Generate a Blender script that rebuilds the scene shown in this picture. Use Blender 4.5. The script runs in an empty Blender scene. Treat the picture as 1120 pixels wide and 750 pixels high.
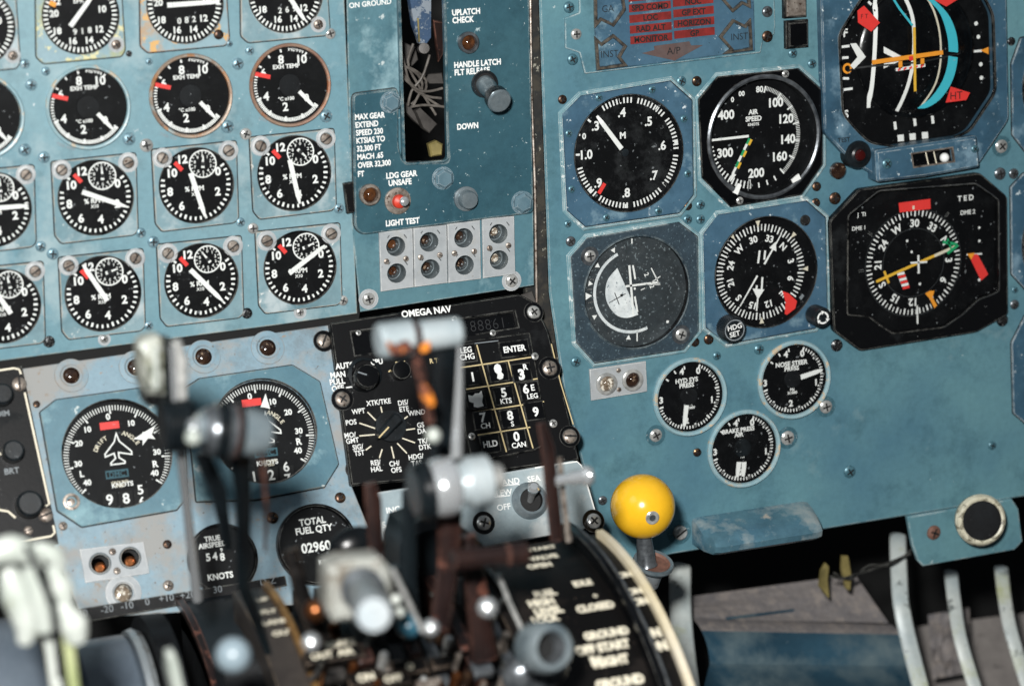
import bpy, bmesh, math, random
from mathutils import Vector, Matrix
from mathutils.geometry import tessellate_polygon
random.seed(7)
C = bpy.context.scene.collection
sc = bpy.context.scene
R_ = math.radians
# ------------------------------------------------------------------ camera
FPX = 2700.0; D = 1.89; YAW = R_(20); PIT = R_(13); ROLL = R_(2.2)
cam_pos = Vector((-D*math.sin(YAW)*math.cos(PIT), -D*math.cos(YAW)*math.cos(PIT), D*math.sin(PIT)))
fwd = (-cam_pos).normalized()
r0 = fwd.cross(Vector((0, 0, 1))).normalized(); u0 = r0.cross(fwd)
# the whole panel reads turned a little to the left in the picture: roll the camera the other way
cr = math.cos(ROLL); sr = math.sin(ROLL)
cright = r0*cr - u0*sr
cup = r0*sr + u0*cr
cam_d = bpy.data.cameras.new('camera'); cam = bpy.data.objects.new('camera', cam_d); C.objects.link(cam)
m3 = Matrix((cright, cup, -fwd)).transposed()
cam.matrix_world = Matrix.Translation(cam_pos) @ m3.to_4x4()
cam_d.sensor_width = 36; cam_d.lens = 36*FPX/1120; cam_d.clip_start = .02; cam_d.clip_end = 50
sc.camera = cam

def ray(px, py):
    return (fwd*FPX + cright*(px-560) - cup*(py-375)).normalized()
def proj(w):
    v = w-cam_pos; z = v.dot(fwd)
    return 560+FPX*v.dot(cright)/z, 375-FPX*v.dot(cup)/z

class Plane:
    def __init__(s, o, ex, ev):
        s.o = Vector(o); s.ex = Vector(ex).normalized(); s.ev = Vector(ev).normalized(); s.n = s.ex.cross(s.ev)
    def P(s, px, py, h=0.0):
        d = ray(px, py); o = s.o+s.n*h
        t = (o-cam_pos).dot(s.n)/d.dot(s.n); w = cam_pos+d*t-o
        return (w.dot(s.ex), w.dot(s.ev))
    def W(s, u, v, h=0.0):
        return s.o+s.ex*u+s.ev*v+s.n*h
    def S(s, px, py, h=0.0):
        a = s.P(px, py, h); b = s.P(px+1, py, h); c = s.P(px, py+1, h)
        return math.sqrt(abs((b[0]-a[0])*(c[1]-a[1])-(b[1]-a[1])*(c[0]-a[0])))
class Cyl:                      # outside of a drum whose axis runs along X
    def __init__(s, zc, hc, R): s.zc = zc; s.hc = hc; s.R = R
    def W(s, u, v, h=0.0):
        t = v/s.R; r = s.R+h
        return Vector((u, -(s.hc+r*math.cos(t)), s.zc+r*math.sin(t)))
    def P(s, px, py, h=0.0):
        d = ray(px, py); R = s.R+h
        oy = cam_pos.y+s.hc; oz = cam_pos.z-s.zc
        a = d.y**2+d.z**2; b = 2*(oy*d.y+oz*d.z); c = oy*oy+oz*oz-R*R
        q = b*b-4*a*c
        t = (-b-math.sqrt(max(q, 0)))/(2*a); w = cam_pos+d*t
        return (w.x, math.atan2(w.z-s.zc, -(w.y+s.hc))*s.R)
    def S(s, px, py, h=0.0):
        w = s.W(*s.P(px, py, h), h); return (w-cam_pos).dot(fwd)/FPX
MAIN = Plane((0, 0, 0), (1, 0, 0), (0, 0, 1))
hz = MAIN.P(200, 372)[1]
TLT = R_(24)
LOW = Plane((0, 0, hz), (1, 0, 0), (0, math.sin(TLT), math.cos(TLT)))
def WP(px, py, h):              # world point seen at a pixel, h metres in front of the main panel
    if h > .11: h = .11+(h-.11)*1.9
    return MAIN.W(*MAIN.P(px, py, h), h)
def WS(px, py, h):
    return (WP(px, py, h)-cam_pos).dot(fwd)/FPX

# ------------------------------------------------------------------ materials
def lin(c):
    if isinstance(c, str): c = tuple(int(c[i:i+2], 16)/255 for i in (0, 2, 4))
    return tuple((x/12.92 if x <= .04045 else ((x+.055)/1.055)**2.4) for x in c)+(1.0,)
MATS = {}
def mat(name, base, rough=.45, metal=0.0, c2=None, vs=14, chip=None, chip_t=.68, chip_s=60, dust=None, dust_t=.62, dust_s=22,
        speck=None, speck_t=.74, edge=None, edge_r=.0012, bump=.08, bs=500, coat=0.0, grime=None, grime_a=.55, emit=None, es=0.0, spec=.5, fine=.12, scr=None):
    m = bpy.data.materials.new(name); m.use_nodes = True; nt = m.node_tree; N = nt.nodes; L = nt.links
    b = N['Principled BSDF']; b.inputs['Roughness'].default_value = rough; b.inputs['Metallic'].default_value = metal
    b.inputs['Specular IOR Level'].default_value = spec; b.inputs['Coat Weight'].default_value = coat; b.inputs['Coat Roughness'].default_value = .12
    g = N.new('ShaderNodeNewGeometry'); pos = g.outputs['Position']
    def noise(scale, det=4, rgh=.6, vec=None):
        n = N.new('ShaderNodeTexNoise'); n.inputs['Scale'].default_value = scale; n.inputs['Detail'].default_value = det
        n.inputs['Roughness'].default_value = rgh; L.new(vec or pos, n.inputs['Vector']); return n.outputs['Fac']
    def ramp(fac, a, bb):
        r = N.new('ShaderNodeMapRange'); r.inputs['From Min'].default_value = a; r.inputs['From Max'].default_value = bb
        L.new(fac, r.inputs['Value']); return r.outputs['Result']
    def mix(fac, ca, cb, mode='MIX', k=None):
        x = N.new('ShaderNodeMix'); x.data_type = 'RGBA'; x.blend_type = mode
        if k is not None: x.inputs[0].default_value = k
        else: L.new(fac, x.inputs[0])
        for s_, v in ((6, ca), (7, cb)):
            if isinstance(v, tuple): x.inputs[s_].default_value = v
            else: L.new(v, x.inputs[s_])
        return x.outputs[2]
    col = lin(base)
    if c2: col = mix(ramp(noise(vs), .35, .68), lin(base), lin(c2))
    if fine:
        f = noise(190, 6, .7); v = ramp(f, .25, .8)
        g1 = N.new('ShaderNodeCombineColor')
        mr = N.new('ShaderNodeMapRange'); mr.inputs['To Min'].default_value = 1-fine; mr.inputs['To Max'].default_value = 1+fine; mr.clamp = False
        L.new(v, mr.inputs['Value'])
        for i in range(3): L.new(mr.outputs['Result'], g1.inputs[i])
        col = mix(None, col, g1.outputs[0], 'MULTIPLY', 1.0)
    if grime:                   # greasy dirt and stains
        gm = N.new('ShaderNodeMath'); gm.operation = 'MULTIPLY'; L.new(ramp(noise(17, 10, .78), .50, .66), gm.inputs[0]); gm.inputs[1].default_value = grime_a
        col = mix(gm.outputs[0], col, lin(grime))
    rsum = None
    if dust: d = ramp(noise(dust_s, 8, .65), dust_t-.09, dust_t+.05); col = mix(d, col, lin(dust)); rsum = d
    if scr:                     # fine scratches drawn out in one direction
        mp = N.new('ShaderNodeMapping'); mp.inputs['Rotation'].default_value = (0, R_(38), 0); mp.inputs['Scale'].default_value = (1, 1, 14)
        L.new(pos, mp.inputs['Vector']); s1 = ramp(noise(55, 5, .7, mp.outputs[0]),   .60, .63); col = mix(s1, col, lin(scr))
    if chip: c_ = ramp(noise(chip_s, 9, .7), chip_t-.105, chip_t-.085); col = mix(c_, col, lin(chip))
    if speck: s2 = ramp(noise(420, 3, .6), speck_t-.085, speck_t-.06); col = mix(s2, col, lin(speck))
    if edge:
        bv = N.new('ShaderNodeBevel'); bv.samples = 4; bv.inputs['Radius'].default_value = edge_r
        dp = N.new('ShaderNodeVectorMath'); dp.operation = 'DOT_PRODUCT'
        L.new(bv.outputs[0], dp.inputs[0]); L.new(g.outputs['True Normal'], dp.inputs[1])
        e = ramp(dp.outputs['Value'], .985, .90)
        nn = ramp(noise(90, 6, .7), .40, .56)
        mm = N.new('ShaderNodeMath'); mm.operation = 'MULTIPLY'; L.new(e, mm.inputs[0]); L.new(nn, mm.inputs[1])
        col = mix(mm.outputs[0], col, lin(edge))
    if isinstance(col, tuple): b.inputs['Base Color'].default_value = col
    else: L.new(col, b.inputs['Base Color'])
    if rsum is not None:
        mr = N.new('ShaderNodeMapRange'); mr.inputs['To Min'].default_value = rough; mr.inputs['To Max'].default_value = min(1, rough+.35)
        L.new(rsum, mr.inputs['Value']); L.new(mr.outputs['Result'], b.inputs['Roughness'])
    if bump:
        bp = N.new('ShaderNodeBump'); bp.inputs['Strength'].default_value = bump; bp.inputs['Distance'].default_value = .0006
        L.new(noise(bs, 3, .6), bp.inputs['Height']); L.new(bp.outputs[0], b.inputs['Normal'])
    if emit: b.inputs['Emission Color'].default_value = lin(emit); b.inputs['Emission Strength'].default_value = es
    m['k'] = name; MATS[name] = m; return m
def glassmat(name, rough=.03, refl=.9, dustk=.05):
    m = bpy.data.materials.new(name); m.use_nodes = True; nt = m.node_tree; N = nt.nodes; L = nt.links
    N.remove(N['Principled BSDF']); out = N['Material Output']
    tr = N.new('ShaderNodeBsdfTransparent'); tr.inputs[0].default_value = (.97, .98, .98, 1)
    gl = N.new('ShaderNodeBsdfGlossy'); gl.inputs['Roughness'].default_value = rough
    fr = N.new('ShaderNodeFresnel'); fr.inputs['IOR'].default_value = 1.45
    mx = N.new('ShaderNodeMixShader'); L.new(fr.outputs[0], mx.inputs[0]); L.new(tr.outputs[0], mx.inputs[1]); L.new(gl.outputs[0], mx.inputs[2])
    df = N.new('ShaderNodeBsdfDiffuse'); df.inputs[0].default_value = (.55, .6, .62, 1)
    g = N.new('ShaderNodeNewGeometry')
    n = N.new('ShaderNodeTexNoise'); n.inputs['Scale'].default_value = 45; n.inputs['Detail'].default_value = 9; n.inputs['Roughness'].default_value = .75
    L.new(g.outputs['Position'], n.inputs['Vector'])
    r = N.new('ShaderNodeMapRange'); r.inputs['From Min'].default_value = .48; r.inputs['From Max'].default_value = .85; r.inputs['To Max'].default_value = dustk
    L.new(n.outputs[0], r.inputs['Value'])
    n2 = N.new('ShaderNodeTexNoise'); n2.inputs['Scale'].default_value = 300; n2.inputs['Detail'].default_value = 2
    L.new(g.outputs['Position'], n2.inputs['Vector'])
    r2 = N.new('ShaderNodeMapRange'); r2.inputs['From Min'].default_value = .70; r2.inputs['From Max'].default_value = .74; r2.inputs['To Max'].default_value = .25
    L.new(n2.outputs[0], r2.inputs['Value'])
    ad = N.new('ShaderNodeMath'); ad.operation = 'MAXIMUM'; L.new(r.outputs[0], ad.inputs[0]); L.new(r2.outputs[0], ad.inputs[1])
    m2 = N.new('ShaderNodeMixShader'); L.new(ad.outputs[0], m2.inputs[0]); L.new(mx.outputs[0], m2.inputs[1]); L.new(df.outputs[0], m2.inputs[2])
    L.new(m2.outputs[0], out.inputs['Surface']); MATS[name] = m; return m

# ------------------------------------------------------------------ text glyphs (built-in font)
_G = {}
def glyph(s, bold=.02, sp=1.0):
    k = (s, bold, sp)
    if k in _G: return _G[k]
    cu = bpy.data.curves.new('t', 'FONT'); cu.body = s; cu.size = 1; cu.offset = bold; cu.resolution_u = 3; cu.fill_mode = 'FRONT'
    cu.dimensions = '2D'; cu.space_character = sp
    ob = bpy.data.objects.new('t', cu); C.objects.link(ob)
    me = bpy.data.meshes.new_from_object(ob)
    vs = [(v.co.x, v.co.y) for v in me.vertices]; fs = [tuple(p.vertices) for p in me.polygons]
    bpy.data.objects.remove(ob); bpy.data.meshes.remove(me); bpy.data.curves.remove(cu)
    if not vs: vs = [(0, 0)]
    x0 = min(v[0] for v in vs); x1 = max(v[0] for v in vs)
    CAP = .70
    _G[k] = ([((x-(x0+x1)/2)/CAP, y/CAP-.5) for x, y in vs], fs, (x1-x0)/CAP)
    return _G[k]

# ------------------------------------------------------------------ mesh builder
def area2(p): return sum(p[i][0]*p[(i+1) % len(p)][1]-p[(i+1) % len(p)][0]*p[i][1] for i in range(len(p)))
def ccw(p): return list(p) if area2(p) > 0 else list(p)[::-1]
def inset(p, d):
    p = ccw(p); n = len(p); out = []
    for i in range(n):
        a = Vector(p[i-1]); b = Vector(p[i]); c = Vector(p[(i+1) % n])
        e1 = (b-a).normalized(); e2 = (c-b).normalized()
        n1 = Vector((-e1.y, e1.x)); n2 = Vector((-e2.y, e2.x)); m = n1+n2
        if m.length < 1e-6: m = n1
        m = m.normalized(); k = d/max(.35, m.dot(n1)); q = b+m*k; out.append((q.x, q.y))
    return out
def rounded(p, r, seg=4):
    p = ccw(p); n = len(p); out = []
    for i in range(n):
        a = Vector(p[i-1]); b = Vector(p[i]); c = Vector(p[(i+1) % n])
        la = (a-b).length; lc = (c-b).length; rr = min(r, la*.45, lc*.45)
        s = b+(a-b).normalized()*rr; e = b+(c-b).normalized()*rr
        for k in range(seg+1):
            t = k/seg; q = s*(1-t)**2+b*2*t*(1-t)+e*t*t; out.append((q.x, q.y))
    return out
def circ(c, r, n=48, a0=0): return [(c[0]+r*math.cos(a0+2*math.pi*i/n), c[1]+r*math.sin(a0+2*math.pi*i/n)) for i in range(n)]
def smooth_path(p, k=6):
    out = []; n = len(p)
    for i in range(n-1):
        a = Vector(p[max(i-1, 0)]); b = Vector(p[i]); c = Vector(p[i+1]); d = Vector(p[min(i+2, n-1)])
        for j in range(k):
            t = j/k
            out.append(tuple(.5*((2*b)+(c-a)*t+(2*a-5*b+4*c-d)*t*t+(3*b-a-3*c+d)*t**3)))
    out.append(tuple(p[-1])); return out
class MB:
    def __init__(s, surf=MAIN): s.v = []; s.f = []; s.m = []; s.sm = []; s.mats = []; s.surf = surf
    def mi(s, m):
        m = MATS[m] if isinstance(m, str) else m
        if m not in s.mats: s.mats.append(m)
        return s.mats.index(m)
    def add(s, vs, fs, m, smooth=False):
        o = len(s.v); s.v += [Vector(x) for x in vs]; k = s.mi(m)
        for f in fs: s.f.append(tuple(i+o for i in f)); s.m.append(k); s.sm.append(smooth)
    def q(s, p, h): return [s.surf.W(x, y, h) for x, y in p]
    def poly(s, p, h, m):
        p = ccw(p); s.add(s.q(p, h), [tuple(range(len(p)))], m)
    def prism(s, p, h0, h1, m, ch=0.0, holes=(), side=None):
        p = ccw(p); n = len(p)
        top = inset(p, ch) if ch else p
        hl = [ccw(x)[::-1] for x in holes]
        if hl:
            loops = [[Vector((x, y, 0)) for x, y in l] for l in [top]+hl]
            flat = [q for l in loops for q in l]
            tr = tessellate_polygon(loops)
            fs = []
            for t in tr:
                a, b, c = (flat[i] for i in t)
                fs.append(tuple(t) if (b-a).cross(c-a).z > 0 else (t[0], t[2], t[1]))
            s.add([s.surf.W(q.x, q.y, h1) for q in flat], fs, m)
        else: s.add(s.q(top, h1), [tuple(range(n))], m)
        hs = h1-ch
        s.add(s.q(p, h0)+s.q(p, hs), [(i, (i+1) % n, n+(i+1) % n, n+i) for i in range(n)], side or m)
        if ch: s.add(s.q(p, hs)+s.q(top, h1), [(i, (i+1) % n, n+(i+1) % n, n+i) for i in range(n)], m)
        for l in hl:
            k = len(l); s.add(s.q(l, h0)+s.q(l, h1), [(i, (i+1) % k, k+(i+1) % k, k+i) for i in range(k)], side or m)
    def lathe(s, c, prof, m, n=48, smooth=True):
        """prof: list of (r, h[, material]) round the surface normal"""
        rings = []
        for i in range(len(prof)-1):
            (ra, ha), (rb, hb) = prof[i][:2], prof[i+1][:2]; mm = prof[i+1][2] if len(prof[i+1]) > 2 else m
            A = [s.surf.W(c[0]+ra*math.cos(2*math.pi*k/n), c[1]+ra*math.sin(2*math.pi*k/n), ha) for k in range(n)]
            B = [s.surf.W(c[0]+rb*math.cos(2*math.pi*k/n), c[1]+rb*math.sin(2*math.pi*k/n), hb) for k in range(n)]
            if rb < 1e-7: s.add(A+[s.surf.W(c[0], c[1], hb)], [(k, (k+1) % n, n) for k in range(n)], mm, smooth)
            elif ra < 1e-7: s.add(B+[s.surf.W(c[0], c[1], ha)], [(n, (k+1) % n, k) for k in range(n)], mm, smooth)
            else: s.add(A+B, [(k, (k+1) % n, n+(k+1) % n, n+k) for k in range(n)], mm, smooth)
    def disc(s, c, r, h, m, n=48): s.poly(circ(c, r, n), h, m)
    def ring(s, c, r0_, r1, h, m, n=64, a0=0, a1=360):
        full = abs(a1-a0-360) < 1e-6; k = n if full else n+1
        an = [R_(a0+(a1-a0)*i/n) for i in range(k)]
        A = [(c[0]+r0_*math.sin(a), c[1]+r0_*math.cos(a)) for a in an]; B = [(c[0]+r1*math.sin(a), c[1]+r1*math.cos(a)) for a in an]
        s.add(s.q(A, h)+s.q(B, h), [(i, (i+1) % k, k+(i+1) % k, k+i)[::-1] if 0 else (i, k+i, k+(i+1) % k, (i+1) % k) for i in range(k if full else k-1)], m)
    def line(s, a, b, w, h, m, w2=None, t=0.0):
        a = Vector(a); b = Vector(b); d = (b-a).normalized(); n = Vector((-d.y, d.x)); w2 = w if w2 is None else w2
        p = [a-n*w/2, b-n*w2/2, b+n*w2/2, a+n*w/2]; p = [(x.x, x.y) for x in p]
        if t: s.prism(p, h-t, h, m)
        else: s.poly(p, h, m)
    def path(s, pts, w, h, m):
        n = len(pts); A = []; B = []
        for i in range(n):
            d = (Vector(pts[min(i+1, n-1)])-Vector(pts[max(i-1, 0)])).normalized(); nn = Vector((-d.y, d.x)); p = Vector(pts[i])
            A.append(tuple(p+nn*w/2)); B.append(tuple(p-nn*w/2))
        s.add(s.q(A, h)+s.q(B, h), [(i, n+i, n+i+1, i+1) for i in range(n-1)], m)
    def ticks(s, c, r0_, r1, a0, a1, n, w, h, m, skip=None):
        for i in range(n+1):
            if skip and skip(i): continue
            a = R_(a0+(a1-a0)*i/n); d = (math.sin(a), math.cos(a))
            s.line((c[0]+d[0]*r0_, c[1]+d[1]*r0_), (c[0]+d[0]*r1, c[1]+d[1]*r1), w, h, m)
    def text(s, t, c, size, h, m, rot=0, bold=.02, sx=1.0, left=False, sp=1.0):
        vs, fs, w = glyph(t, bold, sp); a = R_(rot); ca, sa = math.cos(a), math.sin(a)
        off = w/2 if left else 0
        P = []
        for x, y in vs:
            x = (x+off)*size*sx; y = y*size; P.append((c[0]+x*ca-y*sa, c[1]+x*sa+y*ca))
        s.add(s.q(P, h), fs, m)
    # free 3-D shapes
    def tube(s, pts, rad, m, n=14, cap=True, flat=1.0, up=None):
        pts = [Vector(p) for p in pts]; k = len(pts); rad = rad if isinstance(rad, (list, tuple)) else [rad]*k
        V = []; ref = None
        for i in range(k):
            d = (pts[min(i+1, k-1)]-pts[max(i-1, 0)]).normalized()
            if ref is None: ref = Vector(up) if up else (Vector((0, 0, 1)) if abs(d.z) < .9 else Vector((1, 0, 0)))
            x = (ref-d*ref.dot(d)).normalized(); y = d.cross(x); ref = x
            V += [pts[i]+(x*math.cos(2*math.pi*j/n)+y*math.sin(2*math.pi*j/n)*flat)*rad[i] for j in range(n)]
        F = [(i*n+j, i*n+(j+1) % n, (i+1)*n+(j+1) % n, (i+1)*n+j) for i in range(k-1) for j in range(n)]
        s.add(V, F, m, True)
        if cap: s.add(V[:n], [tuple(range(n))[::-1]], m); s.add(V[-n:], [tuple(range(n))], m)
    def rod(s, a, b, prof, m, n=32):
        """turned piece between world points; prof: (t 0..1, radius[, material])"""
        a = Vector(a); b = Vector(b); d = (b-a); L = d.length; d.normalize()
        x = (Vector((0, 0, 1))-d*d.z).normalized() if abs(d.z) < .9 else Vector((1, 0, 0)); x = (x-d*x.dot(d)).normalized(); y = d.cross(x)
        for i in range(len(prof)-1):
            ta, ra = prof[i][:2]; tb, rb = prof[i+1][:2]; mm = prof[i+1][2] if len(prof[i+1]) > 2 else m
            A = [a+d*L*ta+(x*math.cos(2*math.pi*k/n)+y*math.sin(2*math.pi*k/n))*max(ra, 1e-6) for k in range(n)]
            B = [a+d*L*tb+(x*math.cos(2*math.pi*k/n)+y*math.sin(2*math.pi*k/n))*max(rb, 1e-6) for k in range(n)]
            s.add(A+B, [(k, (k+1) % n, n+(k+1) % n, n+k) for k in range(n)], mm, True)
    def ball(s, c, r, m, n=32, sc_=(1, 1, 1)):
        c = Vector(c); V = []; k = n//2
        for i in range(k+1):
            t = math.pi*i/k
            for j in range(n):
                a = 2*math.pi*j/n; V.append(c+Vector((math.sin(t)*math.cos(a)*sc_[0], math.sin(t)*math.sin(a)*sc_[1], math.cos(t)*sc_[2]))*r)
        s.add(V, [(i*n+j, (i+1)*n+j, (i+1)*n+(j+1) % n, i*n+(j+1) % n) for i in range(k) for j in range(n)], m, True)
    def slab(s, pts, th, m, bev=.0):
        """outline of world points pushed back by thickness along -normal"""
        pts = [Vector(p) for p in pts]; n = len(pts)
        nn = Vector((0, 0, 0))
        for i in range(n): nn += pts[i].cross(pts[(i+1) % n])
        nn.normalize()
        if nn.dot(cam_pos-pts[0]) < 0: pts = pts[::-1]; nn = -nn
        c = sum(pts, Vector())/n
        top = [p+(c-p).normalized()*bev for p in pts] if bev else pts
        mid = [p-nn*bev for p in pts] if bev else pts
        back = [p-nn*th for p in pts]
        s.add(top, [tuple(range(n))], m)
        if bev: s.add(mid+top, [(i, (i+1) % n, n+(i+1) % n, n+i) for i in range(n)], m)
        s.add(back+mid, [(i, (i+1) % n, n+(i+1) % n, n+i) for i in range(n)], m)
        s.add(back, [tuple(range(n))[::-1]], m)
    def build(s, name, parent=None, at=None, label=None):
        if not s.f: return None
        me = bpy.data.meshes.new(name); o = bpy.data.objects.new(name, me); C.objects.link(o)
        base = parent_world(parent) if parent else (Vector(at) if at is not None else sum(s.v, Vector())/len(s.v))
        me.from_pydata([v-base for v in s.v], [], s.f)
        for m in s.mats: me.materials.append(m)
        me.polygons.foreach_set('material_index', s.m); me.polygons.foreach_set('use_smooth', s.sm)
        me.update()
        bm = bmesh.new(); bm.from_mesh(me)
        bmesh.ops.remove_doubles(bm, verts=bm.verts, dist=2e-6); bm.to_mesh(me); bm.free()
        me.set_sharp_from_angle(angle=R_(32))
        if parent: o.parent = parent
        else: o.location = base
        if label: o['label'] = label
        return o
def parent_world(o):
    v = Vector(o.location); p = o.parent
    while p: v += Vector(p.location); p = p.parent
    return v
def thing(name, label, cat, at, group=None):
    o = bpy.data.objects.new(name, None); C.objects.link(o); o.location = at; o.empty_display_size = .01
    o['label'] = label; o['category'] = cat
    if group: o['group'] = group
    return o
def tag(o, label, cat, group=None):
    o['label'] = label; o['category'] = cat
    if group: o['group'] = group
    return o
# ------------------------------------------------------------------ screws
_SC = {}
def screw(parent, surf, px, py, r=5, kind='cross', m='steel', h=0.0, washer=None, name=None, dark='recess_shade'):
    """one screw head at a pixel of a panel, as a part of that panel"""
    S = surf.S(px, py, h); rr = r*S; a = random.uniform(0, 180); c = surf.P(px, py, h)
    b = MB(surf); hh = rr*.42
    if washer: b.lathe(c, [(rr*1.55, h), (rr*1.55, h+.0004), (rr*1.0, h+.0005)], washer, 24)
    if kind == 'hex':
        b.lathe(c, [(rr*1.12, h), (rr*1.1, h+.0004), (rr*.9, h+.0005)], m, 28); b.prism(circ(c, rr, 6, R_(a)), h, h+rr*.6, m, ch=rr*.22)
    elif kind == 'dzus':            # quarter-turn slotted stud in a collar
        b.lathe(c, [(rr*1.2, h), (rr*1.15, h+.0008), (rr*.95, h+.001)], washer or m, 28)
        b.lathe(c, [(rr*.88, h), (rr*.86, h+rr*.5), (rr*.7, h+rr*.62), (0, h+rr*.66)], m, 28)
        a = 40+random.uniform(-25, 25)
        d = (math.cos(R_(a)), math.sin(R_(a)))
        b.line((c[0]-d[0]*rr*.8, c[1]-d[1]*rr*.8), (c[0]+d[0]*rr*.8, c[1]+d[1]*rr*.8), rr*.22, h+rr*.68, dark)
    else:
        b.lathe(c, [(rr, h), (rr*.97, h+hh*.45), (rr*.75, h+hh*.85), (rr*.4, h+hh), (0, h+hh*1.02)], m, 20)
        lines = (a, a+90) if kind == 'cross' else (a,)
        L = .62 if kind == 'cross' else .9
        for q in lines:
            d = (math.cos(R_(q)), math.sin(R_(q)))
            b.line((c[0]-d[0]*rr*L, c[1]-d[1]*rr*L), (c[0]+d[0]*rr*L, c[1]+d[1]*rr*L), rr*.26, h+hh*1.06, dark)
        b.disc(c, rr*.2, h+hh*1.1, dark, 10)
    return b.build(name or {'hex': 'hex_bolt', 'dzus': 'slotted_fastener'}.get(kind, 'screw'), parent)
def off(cx, cy, pts): return [(cx+a, cy+b) for a, b in pts]
# ------------------------------------------------------------------ paints and metals
mat('paint_engine', '7b9aa2', .40, grime='4a636a', c2='5f8794', vs=7, dust='8fa5aa', dust_t=.62, dust_s=16, chip='c3ccce', chip_t=.76, chip_s=110, speck='dfe6e6', speck_t=.79, edge='b9a98f', bump=.12)
mat('paint_plate', '7f989f', .40, grime='4d646b', c2='63858f', vs=16, dust='a6b3b6', dust_t=.62, dust_s=30, chip='cfd3d0', chip_t=.74, chip_s=140, edge='c9b39a', bump=.1)
mat('paint_plate_rust', '7f989f', .42, c2='86a2ac', vs=20, dust='b98a4e', dust_t=.60, dust_s=26, chip='c9a065', chip_t=.66, chip_s=90, edge='b9793a', bump=.15)
mat('paint_plate_yellow', '7f989f', .42, c2='86a2ac', vs=20, dust='a3a36c', dust_t=.61, dust_s=26, chip='c9c59a', chip_t=.68, chip_s=90, edge='a79a52', bump=.15)
mat('paint_pull', '527480', .24, grime='2f4954', c2='44697c', vs=24, dust='8b9798', dust_t=.58, dust_s=30, chip='a49d92', chip_t=.73, chip_s=60, bump=.12)
mat('scale_brown', '3c3733', .4, c2='2a2624', vs=40, edge='8a7a66', bump=.15)
mat('brass', 'a8814e', .35, .6, c2='6e5334', vs=60, fine=.2, bump=.1)
mat('paint_pilot', '608890', .32, grime='33525c', c2='496f80', vs=6, dust='748f95', dust_t=.70, dust_s=14, chip='b9c6c6', chip_t=.775, chip_s=100, speck='1d2b30', speck_t=.83, edge='c7cfcb', bump=.12)
mat('paint_blue', '47677b', .36, grime='263e4b', c2='39576c', vs=22, dust='7d9aa6', dust_t=.66, dust_s=30, chip='c7d2d6', chip_t=.74, chip_s=150, speck='22323c', speck_t=.80, edge='1e262b', bump=.12)
mat('paint_adi', '3d5d70', .38, grime='20343f', c2='2e4c60', vs=18, dust='6a8797', dust_t=.64, dust_s=30, chip='b9c6ca', chip_t=.74, chip_s=150, speck='1b2a33', speck_t=.79, edge='bcc4c4', bump=.12)
mat('paint_gear', '385a64', .30, grime='203a44', c2='294b58', vs=7, dust='567b85', dust_t=.69, dust_s=18, chip='a8b9bb', chip_t=.765, chip_s=80, speck='cfdcdc', speck_t=.79, edge='b5bdb8', bump=.14)
mat('paint_gear_light', '587c85', .34, grime='30505b', c2='456c7a', vs=10, dust='86a5ac', dust_t=.62, dust_s=18, chip='b3bfbf', chip_t=.75, chip_s=80, edge='b5bdb8', bump=.14)
mat('paint_centre', '7d95a2', .46, grime='5a564f', c2='74909d', vs=10, dust='90918f', dust_t=.56, dust_s=26, chip='8a8177', chip_t=.73, chip_s=120, speck='5a4d42', speck_t=.77, edge='8c7c6a', bump=.16)
mat('paint_drift', '547884', .45, c2='436a79', vs=20, dust='7fa0a8', dust_t=.62, dust_s=30, chip='b3bfbf', chip_t=.74, edge='8d8473', bump=.12)
mat('paint_silver', '9aa8ac', .42, c2='8b9ba1', vs=30, dust='b0b6b6', dust_t=.6, dust_s=40, edge='dfe2e0', bump=.08)
mat('grey_crackle', '2f3f49', .5, c2='26343d', vs=60, speck='52646d', speck_t=.70, edge='8b9697', bump=.35, bs=900, fine=.3)
mat('grey_face', '20272b', .6, c2='31393d', vs=40, speck='6b767a', speck_t=.71, fine=.35, bump=.1)
mat('white_fade', 'e2e6e6', .6, c2='c5cdd0', vs=60, speck='7a868c', speck_t=.72, fine=.25, bump=0)
mat('lamp_plate', 'a5a9ab', .45, c2='949a9d', vs=30, dust='9a9b98', dust_t=.66, dust_s=50, speck='6a5a48', speck_t=.80, edge='d9d9d6', bump=.12)
mat('black_face', '060709', .55, spec=.15, fine=.3, speck='2a2f33', speck_t=.80, bump=0)
mat('black_gloss', '08090b', .22, spec=.35, fine=.2, speck='3a4045', speck_t=.80, bump=.05, edge='6a6a66')
mat('black_paint', '090a0c', .42, spec=.2, c2='090a0c', vs=30, dust='15181a', dust_t=.66, dust_s=30, speck='8a8d8c', speck_t=.805, edge='8b8b84', edge_r=.0008, bump=.12)
mat('black_matte', '090a0c', .6, spec=.2, c2='15181b', vs=50, speck='3b3e40', speck_t=.78, bump=.15)
mat('black_knob', '0e1113', .35, spec=.35, c2='1c2226', vs=60, speck='555a5c', speck_t=.77, bump=.1)
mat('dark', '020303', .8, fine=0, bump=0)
mat('grime', '15191a', .75, c2='262421', vs=60, dust='3c3932', dust_t=.56, dust_s=80, chip='8f8d80', chip_t=.72, chip_s=150, bump=.4, bs=200)
mat('recess_shade', '0a0a0b', .7, fine=0, bump=0)  # near-black for shade in slots and wells and along plate edges
mat('mark_white', 'e9ebe8', .55, fine=.05, bump=0)
mat('mark_cream', 'd9d2bd', .55, fine=.1, bump=0)
mat('mark_gold', 'c9b78a', .5, fine=.15, bump=0)
mat('mark_grey', '7d8488', .6, fine=.2, bump=0)
mat('mark_red', 'e23a35', .5, fine=.06, bump=0)
mat('mark_orange', 'ef9a2e', .5, fine=.06, bump=0)
mat('mark_yellow', 'e3b23a', .5, fine=.08, bump=0)
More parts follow.
